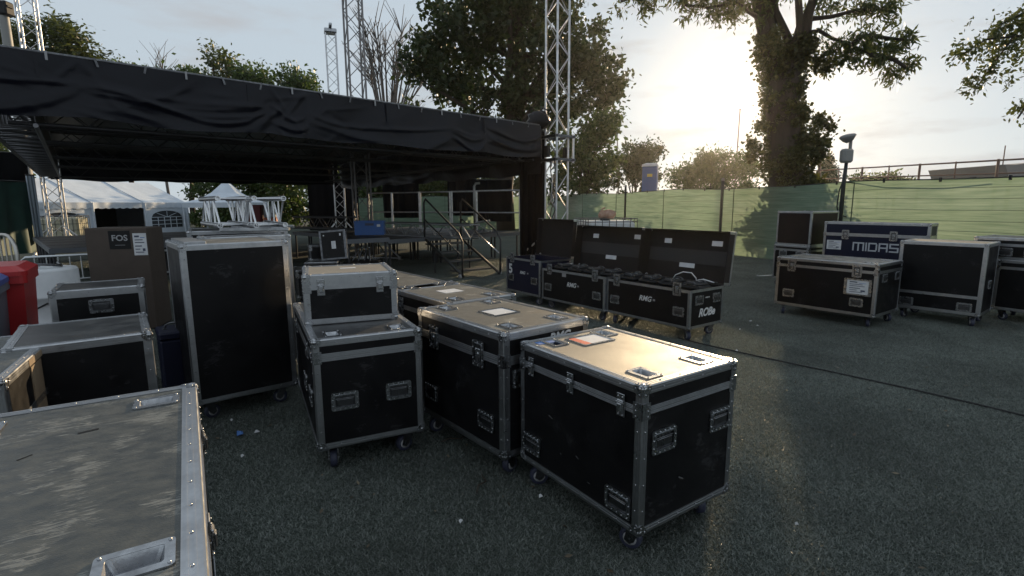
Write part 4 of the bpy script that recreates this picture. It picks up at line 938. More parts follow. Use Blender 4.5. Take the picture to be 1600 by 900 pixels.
q = gz(66, 418, .88); dr = thing('plastic_drum', 'white plastic drum behind the red bin', 'drum', (q.x, q.y, 0))
MB().lathe([(.27, .0), (.285, .02), (.285, .28), (.295, .29), (.295, .31), (.285, .32), (.285, .58), (.295, .59), (.295, .61), (.285, .62), (.285, .85), (.27, .875), (.20, .88)], 28).build('shell', WDRUM, dr)
for a in (-.12, .12): MB().lathe([(.04, 0), (.04, .025), (.03, .03)], 14).build('bung', WDRUM, dr, T(a, .05, .88))
MB().path([(-.12, -.12, .90), (0, -.16, .93), (.13, -.10, .92), (.18, .02, .90), (.08, .1, .92)], .014, 6).build('hose', DSTEEL, dr)
MB().path([(.20, -.215, .55), (.05, -.30, .46), (-.05, -.3, .42), (.05, -.3, .38), (.18, -.24, .30), (.0, -.3, .22)], .008, 6).build('hanging_cable', BRUB, dr)
# crowd barrier with rounded end
def barrier(label, right, d, ln, z, nb, m, curved=True):
    t = thing('crowd_barrier', label, 'barrier', (right.x, right.y, 0)); d = Vector(d).normalized()
    rr = .22 if curved else .04
    pts = [Vector((0, 0, .12))] + [Vector((0, 0, z - rr))] + [d * (rr * (1 - math.cos(a))) + Vector((0, 0, z - rr + rr * math.sin(a))) for a in (.4, .8, 1.2, 1.57)] + [d * (ln - rr) + Vector((0, 0, z))] + [d * ln + Vector((0, 0, z - rr))] + [d * ln + Vector((0, 0, .12))]
    MB().path(pts, .021, 8).build('frame_tube', m, t); MB().tube(Vector((0, 0, .25)), d * ln + Vector((0, 0, .25)), .016, 8).build('lower_rail', m, t)
    for k in range(nb):
        x = ln * (k + 1) / (nb + 1); MB().tube(d * x + Vector((0, 0, .25)), d * x + Vector((0, 0, z - .01)), .010, 6).build('bar', m, t)
    s_ = Vector((-d.y, d.x, 0))
    for x in (.2, ln - .2): MB().path([d * x + s_ * .3 + Vector((0, 0, .02)), d * x + Vector((0, 0, .14)), d * x - s_ * .3 + Vector((0, 0, .02))], .018, 6).build('foot', m, t)
barrier('crowd barrier with rounded top at the left edge behind the bins', at(27, 400, 6.2), (-.9, .45, 0), 2.2, 1.16, 16, mat('galvanised_tube', (.5, .48, .45), .45, .9))
q = gz(83, 392, .72); barrier('steel crowd barrier with close vertical bars below the far-left deck', Vector((q.x + 1.6, q.y + .75, 0)), (-.75, -.62, 0), 2.1, .66, 13, mat('pale_galvanised', (.6, .62, .64), .4, .9), False)
# IBC tanks
def ibc(label, x, y, yaw, m):
    t = thing('ibc_tank', label, 'tank', (x, y, 0), yaw)
    MB().cbox((-.58, -.48, .16), (.58, .48, 1.09), .07).build('bottle', m, t); MB().lathe([(.11, 0), (.11, .05), (.08, .055)], 16).build('cap', BRUB, t, T(0, 0, 1.085))
    for k in range(3): MB().box((-.6, -.5 + .42 * k, .0), (.6, -.4 + .42 * k, .13)).build('pallet_bearer', GREYP, t)
    MB().box((-.6, -.5, .131), (.6, .5, .155)).build('pallet_deck', STEEL, t)
    for z in (.2, .42, .64, .86, 1.07):
        MB().path([(-.6, -.5, z), (.6, -.5, z), (.6, .5, z), (-.6, .5, z), (-.6, -.5, z)], .009, 6).build('cage_hoop', DSTEEL, t)
    for k in range(8):
        for sg in (-1, 1): MB().tube((-.6 + 1.2 * k / 7, sg * .5, .15), (-.6 + 1.2 * k / 7, sg * .5, 1.14), .009, 6).build('cage_bar', DSTEEL, t)
    for k in range(1, 6):
        for sg in (-1, 1): MB().tube((sg * .6, -.5 + k / 6, .15), (sg * .6, -.5 + k / 6, 1.14), .009, 6).build('cage_bar', DSTEEL, t)
    for sg in (-1, 1): MB().tube((-.6, sg * .5, 1.14), (.6, sg * .5, 1.14), .010, 6).build('cage_top', DSTEEL, t); MB().tube((sg * .6, -.5, 1.14), (sg * .6, .5, 1.14), .010, 6).build('cage_top', DSTEEL, t)
q = at(945, 345, 12.6); ibc('white caged water tank behind the open cases by the fence', q.x, q.y, R(12), WDRUM)
bgq = thing('brown_bag', 'crumpled brown bag on top of the caged water tank by the fence', 'bag', (q.x + .05, q.y, 1.16)); mb = MB(); mb.sphere((0, 0, .07), .22, 16, 9, None, (1, .7, .42)); mb.v = [tuple(Vector(v) + Vector((.03 * math.sin(v[1] * 45), .03 * math.sin(v[0] * 38), .035 * math.sin(v[0] * 33 + v[1] * 27)))) for v in mb.v]; mb.build('sack', mat('brown_sack', (.30, .16, .10), .7, color2=(.42, .30, .24), nscale=14), bgq); MB().path([(-.1, 0, .13), (-.13, 0, .2), (-.05, .02, .22)], .02, 6).build('tied_neck', MATS['brown_sack'], bgq)
q = at(88, 366, 18.9); ibc('yellowed caged water tank behind the far left tower', q.x, q.y + .4, R(20), IBCP)
# tarpaulins at far left
A = at(-60, 318, 12.5); B = at(57, 318, 14.6); drape('dark green tarpaulin hung at the left edge', (A.x, A.y, 0), (B.x, B.y, 0), .25, 2.12, 2.6, .05, TARP, 'tarpaulin', 'tarpaulin')
A = at(-70, 318, 15.5); B = at(52, 318, 16.8); drape('black drape hanging under the left roof truss above the green tarpaulin', (A.x, A.y, 0), (B.x, B.y, 0), 1.7, 3.1, 3, .06, DRAPE, seed=77)
A = at(46, 318, 14.3); B = at(60, 318, 14.5); drape('bunched pale grey sheet hanging beside the green tarpaulin', (A.x, A.y, 0), (B.x, B.y, 0), .5, 2.3, 2.5, .06, mat('pale_sheet', (.34, .40, .46), .6), 'hung_sheet', 'sheet')
# marquee
def marquee():
    A = Vector((-17.6, 19.3, 0)); B = Vector((-16.25, 26.6, 0)); d = (B - A).normalized(); ln = (B - A).length; back = Vector((-d.y, d.x, 0)); dep = 4.2
    t = thing('marquee', 'long white marquee with scalloped valance and arched windows, behind the stage', 'tent', A); ez, rz = 1.62, 2.62
    rf = MB(); N = 24
    for sg in (0, 1):
        vs = []
        for i in range(N + 1):
            u = i / N * ln; sagx = .03 * math.sin(i / N * math.pi * 3) ** 2
            vs += [d * u + back * (dep * sg) + Vector((0, 0, ez)), d * u + back * (dep / 2 - (dep / 4 if not sg else -dep / 4)) + Vector((0, 0, (ez + rz) / 2 - .03 - sagx)), d * u + back * dep / 2 + Vector((0, 0, rz - sagx))]
        rf.add(vs, [(3 * i + k, 3 * i + 3 + k, 3 * i + 4 + k, 3 * i + 1 + k) for i in range(N) for k in (0, 1)], None, True)
    rf.build('roof', TENT, t)
    for k in (1, 2): MB().path([d * (ln * k / 3) + Vector((0, 0, ez + .01)), d * (ln * k / 3) + back * dep / 2 + Vector((0, 0, rz + .01))], .025, 6).build('roof_seam', TENT, t)
    va = MB(); M_ = 90; vs = []
    for i in range(M_ + 1):
        u = i / M_ * ln; sc_ = .13 + .045 * abs(math.sin(i / M_ * math.pi * 22)); q = d * u - back * (.03 + .012 * math.sin(i * .9)); vs += [q + Vector((0, 0, ez + .01)), q + Vector((0, 0, ez - sc_ - .08))]
    va.add(vs, [(2 * i, 2 * i + 1, 2 * i + 3, 2 * i + 2) for i in range(M_)], None, True); va.build('valance', TENT, t)
    fm = lambda u: frame(d, Vector((0, 0, 1)), -back, d * u)
    bw = ln / 3
    for k in range(3):
        if k == 1:
            MB().box((0, 0, .3), (bw, .05, .9)).build('interior_shade_panel', BLKP, t, frame(d, Vector((0, 0, 1)), -back, d * bw + back * dep * .5) @ T(0, 0, -.3) @ T(0, 0, 0)); continue  # black panel paints the shade inside the open bay
        # wall panel with arched opening, built as strips
        mb = MB(); w0, w1 = bw * .14, bw * .86; zb, zs_ = .45, .95; cx = bw / 2; rad = (w1 - w0) / 2; hz_ = .30
        NA = 16; vs = []
        for i in range(NA + 1):
            x = w0 + (w1 - w0) * i / NA; za = zs_ + hz_ * math.sqrt(max(0, 1 - ((x - cx) / rad) ** 2)); vs += [(x, za, 0), (x, ez - .02, 0)]
        mb.add(vs, [(2 * i, 2 * i + 2, 2 * i + 3, 2 * i + 1) for i in range(NA)]); mb.add([(0, 0, 0), (w0, 0, 0), (w0, ez - .02, 0), (0, ez - .02, 0), (w1, 0, 0), (bw, 0, 0), (bw, ez - .02, 0), (w1, ez - .02, 0), (w0, 0, 0), (w1, 0, 0), (w1, zb, 0), (w0, zb, 0)], [(0, 1, 2, 3), (4, 5, 6, 7), (8, 9, 10, 11)])
        wl = mb.build('wall', TENT, t, fm(k * bw))
        pn = MB(); vs = [(w0, zb, -.02), (w1, zb, -.02)] + [(w1 - (w1 - w0) * i / NA, zs_ + hz_ * math.sqrt(max(0, 1 - ((w1 - (w1 - w0) * i / NA - cx) / rad) ** 2)), -.02) for i in range(NA + 1)]; pn.add(vs, [tuple(range(len(vs)))]); pn.build('window', TENTD, t, fm(k * bw))
        for i in range(1, 5): MB().box((w0 + (w1 - w0) * i / 5 - .012, zb, -.015), (w0 + (w1 - w0) * i / 5 + .012, zs_, .004)).build('glazing_bar', TENT, t, fm(k * bw))
        for z in (.62, .8, .95): MB().box((w0, z - .012, -.014), (w1, z + .012, .005)).build('glazing_bar', TENT, t, fm(k * bw))
        for a in (45, 90, 135): MB().tube((cx, zs_, -.005), (cx + rad * .92 * math.cos(R(a)), zs_ + hz_ * .92 * math.sin(R(a)), -.005), .012, 5).build('glazing_bar', TENT, t, fm(k * bw))
    for k in range(4): MB().tube(d * (bw * k) - back * .02, d * (bw * k) - back * .02 + Vector((0, 0, ez)), .06, 8).build('pole', TENT, t)
    for u, nm_ in ((0, 'gable'), (ln, 'gable')):
        mb = MB(); mb.add([d * u + Vector((0, 0, 0)), d * u + back * dep, d * u + back * dep + Vector((0, 0, ez)), d * u + back * dep / 2 + Vector((0, 0, rz - .02)), d * u + Vector((0, 0, ez))], [(0, 1, 2, 3, 4)]); mb.build(nm_, TENT, t)
    mb = MB(); mb.add([back * dep, d * ln + back * dep, d * ln + back * dep + Vector((0, 0, ez)), back * dep + Vector((0, 0, ez))], [(0, 1, 2, 3)]); mb.build('rear_wall', mat('rear_tent', (.08, .085, .09), .8), t)
marquee()
c = at(356, 318, 27); pv = thing('pavilion_tent', 'small white peaked pavilion beside the marquee', 'tent', (c.x, c.y, 0), R(12))
mb = MB(); hw2 = 1.55; prof = [(hw2, 1.62), (hw2 * .62, 1.80), (hw2 * .36, 2.10), (.2, 2.52), (.17, 2.56)]
for a, b in zip(prof, prof[1:]):
    va_ = [(sx * a[0], sy * a[0], a[1]) for sx, sy in ((-1, -1), (1, -1), (1, 1), (-1, 1))]; vb_ = [(sx * b[0], sy * b[0], b[1]) for sx, sy in ((-1, -1), (1, -1), (1, 1), (-1, 1))]
    mb.add(va_ + vb_, [(i, (i + 1) % 4, 4 + (i + 1) % 4, 4 + i) for i in range(4)])
mb.add([(-.17, -.17, 2.56), (.17, -.17, 2.56), (.17, .17, 2.56), (-.17, .17, 2.56)], [(0, 1, 2, 3)]); mb.build('canopy', TENT, pv)
for a, b in (((-hw2, -hw2), (hw2, -hw2)), ((hw2, -hw2), (hw2, hw2)), ((hw2, hw2), (-hw2, hw2)), ((-hw2, hw2), (-hw2, -hw2))): MB().add([(*a, 1.62), (*b, 1.62), (*b, 1.38), (*a, 1.38)], [(0, 1, 2, 3)]).build('valance', TENT, pv)
for sx in (-1, 1):
    for sy in (-1, 1): MB().tube((sx * (hw2 - .03), sy * (hw2 - .03), 0), (sx * (hw2 - .03), sy * (hw2 - .03), 1.6), .03, 8).build('leg', TENT, pv)
c = at(402, 335, 16); t = thing('red_cabinet', 'dark red cabinet seen through the stored trusses', 'cabinet', (c.x, c.y, 0), R(10)); MB().cbox((-.20, -.2, .05), (.16, .2, 1.5), .02).build('body', mat('dark_red', (.16, .02, .02), .5), t); MB().cbox((-.18, -.212, .1), (.14, -.201, 1.45), .004).build('door', MATS['dark_red'], t)
c = at(424, 338, 16); t = thing('orange_box', 'orange and grey container seen through the stored trusses', 'container', (c.x, c.y, 0), R(10)); MB().cbox((-.18, -.2, .05), (.18, .2, 1.12), .02).build('body', mat('orange_plastic', (.5, .13, .06), .5), t); MB().cbox((-.16, -.19, 1.121), (.16, .19, 1.42), .02).build('cover', GREYP, t)

# ------------------------------------------------------------ fence with green screen
def fence():
    P = [Vector(p) for p in ((10.4, 3.0, 0), (9.35, 5.9, 0), (8.45, 8.8, 0), (7.5, 12.0, 0), (6.35, 15.2, 0), (4.75, 20.5, 0), (2.96, 27.2, 0), (1.6, 32, 0))]
    m = bpy.data.materials.new('green_screen_net'); m.use_nodes = True; t = m.node_tree; t.nodes.clear(); lk = t.links.new
    o = t.nodes.new('ShaderNodeOutputMaterial'); tcn = t.nodes.new('ShaderNodeTexCoord'); mp2 = t.nodes.new('ShaderNodeMapping'); mp2.inputs['Scale'].default_value = (1.2, 1.2, 26)
    n = t.nodes.new('ShaderNodeTexNoise'); n.inputs['Scale'].default_value = 1.3; n.inputs['Detail'].default_value = 5; lk(tcn.outputs['Object'], mp2.inputs[0]); lk(mp2.outputs[0], n.inputs['Vector'])
    r = t.nodes.new('ShaderNodeValToRGB'); r.color_ramp.elements[0].color = (.15, .225, .16, 1); r.color_ramp.elements[1].color = (.25, .33, .25, 1); r.color_ramp.elements[0].position = .3; r.color_ramp.elements[1].position = .7; lk(n.outputs['Fac'], r.inputs[0])
    d = t.nodes.new('ShaderNodeBsdfDiffuse'); tr = t.nodes.new('ShaderNodeBsdfTranslucent'); tp = t.nodes.new('ShaderNodeBsdfTransparent'); a = t.nodes.new('ShaderNodeMixShader'); b = t.nodes.new('ShaderNodeMixShader')
    a.inputs[0].default_value = .72; b.inputs[0].default_value = .025
    lk(r.outputs[0], d.inputs[0]); lk(r.outputs[0], tr.inputs[0]); lk(d.outputs[0], a.inputs[1]); lk(tr.outputs[0], a.inputs[2]); lk(a.outputs[0], b.inputs[1]); lk(tp.outputs[0], b.inputs[2]); lk(b.outputs[0], o.inputs[0]); MATS['net'] = m
    def run(P, label, z1=1.92, seed=0, name='fence_screen'):
        f = thing(name, label, 'fence', P[0])
        # resample
        pts = []
        for a_, b_ in zip(P, P[1:]):
            k = max(2, int((b_ - a_).length / .22)); pts += [a_.lerp(b_, i / k) for i in range(k)]
        pts.append(P[-1]); NV = 14; V = []; s = 0
        tops = []
        for i, p in enumerate(pts):
            s = i * .22; zt = z1 + .03 * math.sin(s * .9 + seed) - .02 * abs(math.sin(s * 1.05)); tops.append(p - P[0] + Vector((0, 0, zt)))
            for j in range(NV + 1):
                v = j / NV; bulge = .05 * math.sin(s * 1.05 + seed) * math.sin(v * 3.1) + .02 * math.sin(s * 2.7 + v * 5); V.append(p - P[0] + Vector((bulge, bulge * .3, -.01 + (zt + .01) * v)))
        mb = MB(); mb.add(V, [(i * (NV + 1) + j, (i + 1) * (NV + 1) + j, (i + 1) * (NV + 1) + j + 1, i * (NV + 1) + j + 1) for i in range(len(pts) - 1) for j in range(NV)], None, True); mb.build('net', m, f)
        MB().path(tops, .012, 5).build('top_wire', POSTM, f)
        for i in range(9, len(pts) - 1, 16):
            p = pts[i] - P[0]; MB().tube(p + Vector((-.03, -.03, .05)), p + Vector((-.03, -.03, z1)), .012, 6).build('panel_seam', MATS['seam'], f)
        for i in range(3, len(pts) - 1, 5):
            p = tops[i]; MB().box((-.012, -.03, -.05), (.012, .01, .03)).build('cable_tie', BRUB, f, T(p + Vector((-.02, -.02, 0))))
        for k in range(1, 10):
            z = z1 * k / 10
            MB().path([p - P[0] + Vector((-.012, -.01, z + .012 * math.sin(i * .6 + k) - .02 * math.sin(i * .15 + k))) for i, p in enumerate(pts[::2])], .0055, 4).build('wire', mat('dull_wire', (.10, .14, .09), .6), f)
        return pts
    mat('seam', (.06, .085, .055), .8)
    run(P, 'long pale green mesh screen fence lit from behind'); run([P[-1], Vector((-3, 31, 0)), Vector((-12, 33, 0))], 'dark green mesh screen fence behind the stage', seed=2)
    def on(px):   # fence point in the direction of a pixel column
        for a_, b_ in zip(P, P[1:]):
            for i in range(60):
                q = a_.lerp(b_, i / 60); dd = at(px, 330, q.y)
                if dd.x > q.x: return q
        return P[3]
    for px, hgt, lb in ((979, 2.12, 'dark fence post left of the open cases against the green screen'), (1131, 2.12, 'dark fence post behind the rightmost open case against the green screen')):
        q = on(px); t = thing('fence_post', lb, 'fence post', (q.x - .06, q.y - .05, 0)); MB().tube((0, 0, 0), (0, 0, hgt), .042, 10).build('tube', POSTM, t); MB().lathe([(.05, 0), (.05, .06), (.03, .08)], 10).build('cap', GPOST, t, T(0, 0, hgt)); MB().box((-.05, -.02, hgt - .22), (.09, .02, hgt - .18)).build('clamp', POSTM, t)
    q = on(1321); t = thing('siren_pole', 'dark pole with a grey horn loudspeaker head rising above the fence', 'pole', (q.x - .10, q.y - .08, 0)); sp = at(1324, 240, q.y - .08)
    MB().path([(0, 0, 0), (0, 0, 1.9), (sp.x - q.x + .10, 0, sp.z - .15)], [.05, .042, .034], 10).build('pole', POSTM, t)
    base = Vector((sp.x - q.x + .10, 0, sp.z - .2))
    MB().cbox(base + Vector((-.13, -.10, .0)), base + Vector((.10, .10, .30)), .04).build('driver_box', GPOST, t); MB().tube(base + Vector((.05, 0, .28)), base + Vector((.05, 0, .5)), .035, 8).build('neck', GPOST, t)
    MB().lathe([(.04, -.09), (.10, -.05), (.16, .03), (.17, .055), (.13, .085), (.03, .10)], 20, T(base + Vector((-.02, 0, .52))) @ Matrix.Rotation(R(-12), 4, 'Y')).build('horn', GPOST, t)
    MB().path([(-.05, -.05, 1.95), (-.12, -.06, 1.75), (-.14, -.06, 1.4), (-.07, -.06, 1.15)], .014, 6).build('cable', BRUB, t); MB().tube((0, 0, 1.2), (.14, 0, 1.16), .012, 6).build('peg', POSTM, t)
    MB().path([Vector((.04, 0, 1.93)), Vector((.5, -.5, 1.84)), Vector((.95, -1.3, 1.86)), Vector((1.2, -2.0, 1.93))], .012, 6).build('slack_cable', BRUB, t)
fence()
# ------------------------------------------------------------ far background: railing, canopy roof, toilet, poles
def railing():
    A = at(1250, 268, 34); B = at(1640, 246, 19)
    A.z = at(1250, 268, 34).z; t = thing('ramp_railing', 'brown metal railing climbing to the right above the green fence', 'railing', (A.x, A.y, 0))
    d = B - A
    for off, r_ in ((0, .035), (-.50, .03), (-.95, .03)): MB().tube(Vector((0, 0, A.z + off)), d + Vector((0, 0, A.z + off)), r_, 8).build('rail', RAILM, t)
    MB().box((0, 0, 0), (1, 1, 1)) 
    for k in range(9):
        p = d * (k / 8); MB().tube(Vector((p.x, p.y, 0)), p + Vector((0, 0, A.z + .05)), .05 if k % 2 else .03, 8).build('post', RAILM, t)
railing()
A = at(1505, 262, 48); t = thing('canopy_roof', 'dark grey flat canopy roof beyond the railing at the right', 'building', (A.x, A.y, 0))
mb = MB(); mb.extr([(0, 0), (.5, -1.05), (9, -1.0), (9, .30), (5.5, .12), (3, .22), (.9, -.02)], -4, 4, frame((1, 0, 0), (0, 0, 1), (0, -1, 0), (0, 0, A.z))); mb.build('roof', CONC, t)
for x in (1.5, 7): MB().tube((x, -3, 0), (x, -3, A.z - .9), .15, 8).build('column', CONC, t)
MB().tube((3.5, 0, A.z), (3.5, 0, A.z + 1.9), .05, 6).build('mast', RAILM, t)
c = at(1015, 299, 39); to = thing('portable_toilet', 'blue portable toilet with white roof beyond the fence', 'portable toilet', (c.x, c.y, c.z - .10), R(-20))
MB().cbox((-.52, -.52, 0), (.52, .52, 1.85), .04).build('body', BLUEB, to)
mb = MB(); p_ = rrect(1.16, 1.16, .12); n = len(p_); mb.add([(x, y, 1.85) for x, y in p_] + [(x * .96, y * .96, 2.0) for x, y in p_] + [(x * .5, y * .5, 2.1) for x, y in p_], [(i, (i + 1) % n, n + (i + 1) % n, n + i) for i in range(n)] + [(n + i, n + (i + 1) % n, 2 * n + (i + 1) % n, 2 * n + i) for i in range(n)] + [tuple(range(2 * n, 3 * n))]); mb.build('roof', WDRUM, to)
MB().cbox((-.40, -.55, .1), (.40, -.521, 1.75), .01).build('door', BLUEB, to); MB().box((-.16, -.556, 1.12), (.2, -.551, 1.32)).build('yellow_sign', mat('yellow_sign', (.45, .42, .06), .6), to)
tb = thing('toilet_base', 'low earth bank under the portable toilet', 'bank', (c.x, c.y, 0)); mb = MB(); mb.lathe([(5.5, 0), (3.5, max(.05, (c.z - .11) * .8)), (1.5, max(.06, c.z - .11))], 20); mb.build('mound', MATS.get('artificial_turf') or BARK, tb); MB().box((-.8, -.8, c.z - .112), (.8, .8, c.z - .102)).build('plinth', CONC, tb)
for (px0, py0, px1, py1, Y, r_, lb, m) in ((1150, 262, 1156.5, 170, 44, .05, 'thin leaning mast left of the sun-lit tree', RAILM), (965, 240, 964, 180, 45, .06, 'lamp post showing above the bush by the big chestnut', GPOST), (1279, 285, 1283, 222, 30, .09, 'brown wooden utility pole right of the sun-lit tree', RAILM)):
    a = at(px0, py0, Y); b = at(px1, py1, Y); t = thing('mast', lb, 'pole', (a.x, a.y, 0)); dd = (b - a); k = dd.x / dd.z
    MB().tube((-k * a.z, 0, 0), b - Vector((a.x, a.y, 0)), r_ * 1.3, 8, r_ * .8).build('shaft', m, t); top_ = b - Vector((a.x, a.y, 0)); MB().cbox(top_ + Vector((-.2 if px0 < 1000 else -.05, -.05, -.1)), top_ + Vector((.2 if px0 < 1000 else .05, .05, 0)), .02).build('top_fitting', m, t)
    if px0 > 1270: MB().cbox(top_ + Vector((-.35, -.06, -2.0)), top_ + Vector((.15, .06, -1.7)), .03).build('junction_box', GPOST, t)
a = at(14, 78, 21); b = at(10, 25, 21); t = thing('lamp_mast', 'pale pole with dark head above the roof at the left edge', 'pole', (a.x, a.y, 0)); MB().tube((0, 0, 0), (0, 0, b.z), .18, 10, .15).build('shaft', GPOST, t)
mb = MB(); mb.cbox((-.28, -.2, b.z), (.28, .2, b.z + .5), .05); mb.build('lamp_head', BLKP, t); MB().cbox((-.05, -.16, b.z + .26), (.32, .1, b.z + .34), .02).build('bracket', BLKP, t)

# ------------------------------------------------------------ trees
LEAF1 = leafmat('chestnut_leaf', (.018, .030, .010), (.045, .062, .018), .35)
LEAF2 = leafmat('ash_leaf', (.035, .048, .014), (.075, .085, .026), .40)
LEAF3 = leafmat('bush_leaf', (.030, .052, .016), (.075, .105, .032), .40)
LEAF4 = leafmat('ivy_leaf', (.030, .036, .012), (.070, .070, .022), .40)
LEAF5 = leafmat('conifer_leaf', (.016, .034, .020), (.035, .055, .032), .2)
def leaves(centres, n, size, spread, rg, aspect=.55, droop=.0, flat=0.0):
    """leaf quads gathered round the given clump centres (numpy)"""
    C = np.asarray(centres, float); k = rg.integers(0, len(C), n)
    P = C[k] + rg.normal(0, 1, (n, 3)) * np.asarray(spread) * (rg.random((n, 1)) ** .3)
    a = rg.normal(0, 1, (n, 3)); a[:, 2] = a[:, 2] * (1 - flat) - droop; a /= np.linalg.norm(a, axis=1)[:, None]
    b = np.cross(a, rg.normal(0, 1, (n, 3)) * np.array([1, 1, 1 + flat])); b /= np.linalg.norm(b, axis=1)[:, None] + 1e-9
    s = size * rg.uniform(.6, 1.3, (n, 1)); a = a * s; b = b * s * aspect * .5
    q = np.stack([P, P + a * .45 + b, P + a, P + a * .45 - b], 1).reshape(-1, 3)
    return q
def leaf_obj(name, Q, m, parent):
    n = len(Q) // 4; me = bpy.data.meshes.new(name); me.vertices.add(4 * n); me.vertices.foreach_set('co', Q.astype(np.float32).ravel()); me.loops.add(4 * n); me.loops.foreach_set('vertex_index', np.arange(4 * n, dtype=np.int32))
    me.polygons.add(n); me.polygons.foreach_set('loop_start', np.arange(0, 4 * n, 4, dtype=np.int32)); me.update(calc_edges=True); me.validate()
    me.materials.append(m); o = bpy.data.objects.new(name, me); col.objects.link(o); o.parent = parent; return o
def blob_clumps(blobs, rg, dens):
    out = []
    for (c, r, n) in blobs:
        v = rg.normal(0, 1, (n, 3)); v /= np.linalg.norm(v, axis=1)[:, None]; out.append(np.array(c) + v * (rg.random((n, 1)) ** dens) * np.array(r))
    return np.concatenate(out)
def tree(label, base, blobs, n, size, m, trunk_r, seed, name='tree', cat='tree', spread=.35, bark=BARK, aspect=.55, dens=.45, group=None, limbs=10, top=None, droop=0., flat=0.):
    """blobs in world coordinates: (centre, radii, clump count)"""
    rg = np.random.default_rng(seed); base = Vector(base); t = thing(name, label, cat, base, 0, group)
    bl = [(np.array(c) - np.array(base), r, k) for c, r, k in blobs]; cl_ = blob_clumps(bl, rg, dens)
    leaf_obj('crown', leaves(cl_, n, size, spread, rg, aspect, droop, flat), m, t)
    mb = MB(); zc_ = max(c[2] for c, _, _ in bl); cx_ = np.mean([c for c, _, _ in bl], 0); top = Vector((cx_[0], cx_[1], zc_))
    ax = [Vector((0, 0, 0)).lerp(top, i / 6) + Vector((rg.normal(0, .02), rg.normal(0, .02), 0)) * top.z * (i > 0) for i in range(7)]
    mb.path(ax, [trunk_r * (1 - .12 * i) for i in range(7)], 9)
    for k in range(limbs):
        tgt = Vector(cl_[rg.integers(0, len(cl_))]); i = rg.integers(2, 6); st = ax[i]; md = st.lerp(tgt, .5) + Vector((rg.normal(0, .15), rg.normal(0, .15), .2)); r0 = trunk_r * (.5 - .05 * i)
        mb.path([st, md, tgt], [max(.03, r0), max(.02, r0 * .6), .012], 6)
    mb.build('trunk', bark, t); return t
def w(px, py, Y): return tuple(at(px, py, Y))
def ground_at(px, Y): q = at(px, 318, Y); return (q.x, q.y, 0)
def pr(px, Y): return px / FPX * Y      # pixel radius to metres
# big chestnut behind the stage
Y = 30
tree('huge dark chestnut tree behind the right end of the stage', ground_at(790, Y), [(w(770, 60, Y), (pr(120, Y), 3.4, pr(105, Y)), 130), (w(690, 105, Y), (pr(62, Y), 2.5, pr(85, Y)), 60), (w(890, 110, Y), (pr(75, Y), 2.5, pr(85, Y)), 75), (w(740, -60, Y), (pr(110, Y), 3, pr(70, Y)), 60), (w(860, -40, Y), (pr(85, Y), 3, pr(60, Y)), 45), (w(800, 170, Y), (pr(110, Y), 3, pr(70, Y)), 70), (w(945, 130, Y), (pr(30, Y), 1.5, pr(42, Y)), 16)],
     27000, .32, LEAF1, .55, 11, spread=.36, aspect=.6, dens=.5, limbs=26)
Y = 27
tree('sunlit leafy shrub tree right of the silver corner tower', ground_at(915, Y), [(w(915, 235, Y), (pr(48, Y), 1.5, pr(62, Y)), 50), (w(900, 290, Y), (pr(45, Y), 1.3, pr(35, Y)), 25), (w(945, 200, Y), (pr(25, Y), 1., pr(30, Y)), 14)], 7000, .24, LEAF3, .18, 12, spread=.25)
Y = 42
tree('dark round bush left of the blue portable toilet', ground_at(985, Y), [(w(985, 265, Y), (pr(42, Y), 1.6, pr(42, Y)), 45), (w(1010, 245, Y), (pr(26, Y), 1.2, pr(24, Y)), 18)], 6000, .27, LEAF1, .15, 13, name='bush', cat='bush', spread=.33)
Y = 42
tree('wide wild bush between the toilet and the sun-lit tree', ground_at(1110, Y), [(w(1075, 280, Y), (pr(38, Y), 1.2, pr(24, Y)), 28), (w(1115, 272, Y), (pr(42, Y), 1.2, pr(34, Y)), 36), (w(1160, 276, Y), (pr(34, Y), 1.2, pr(32, Y)), 30), (w(1100, 250, Y), (pr(14, Y), .6, pr(16, Y)), 8)], 9000, .31, LEAF3, .10, 14, name='bush', cat='bush', spread=.36, aspect=.4)
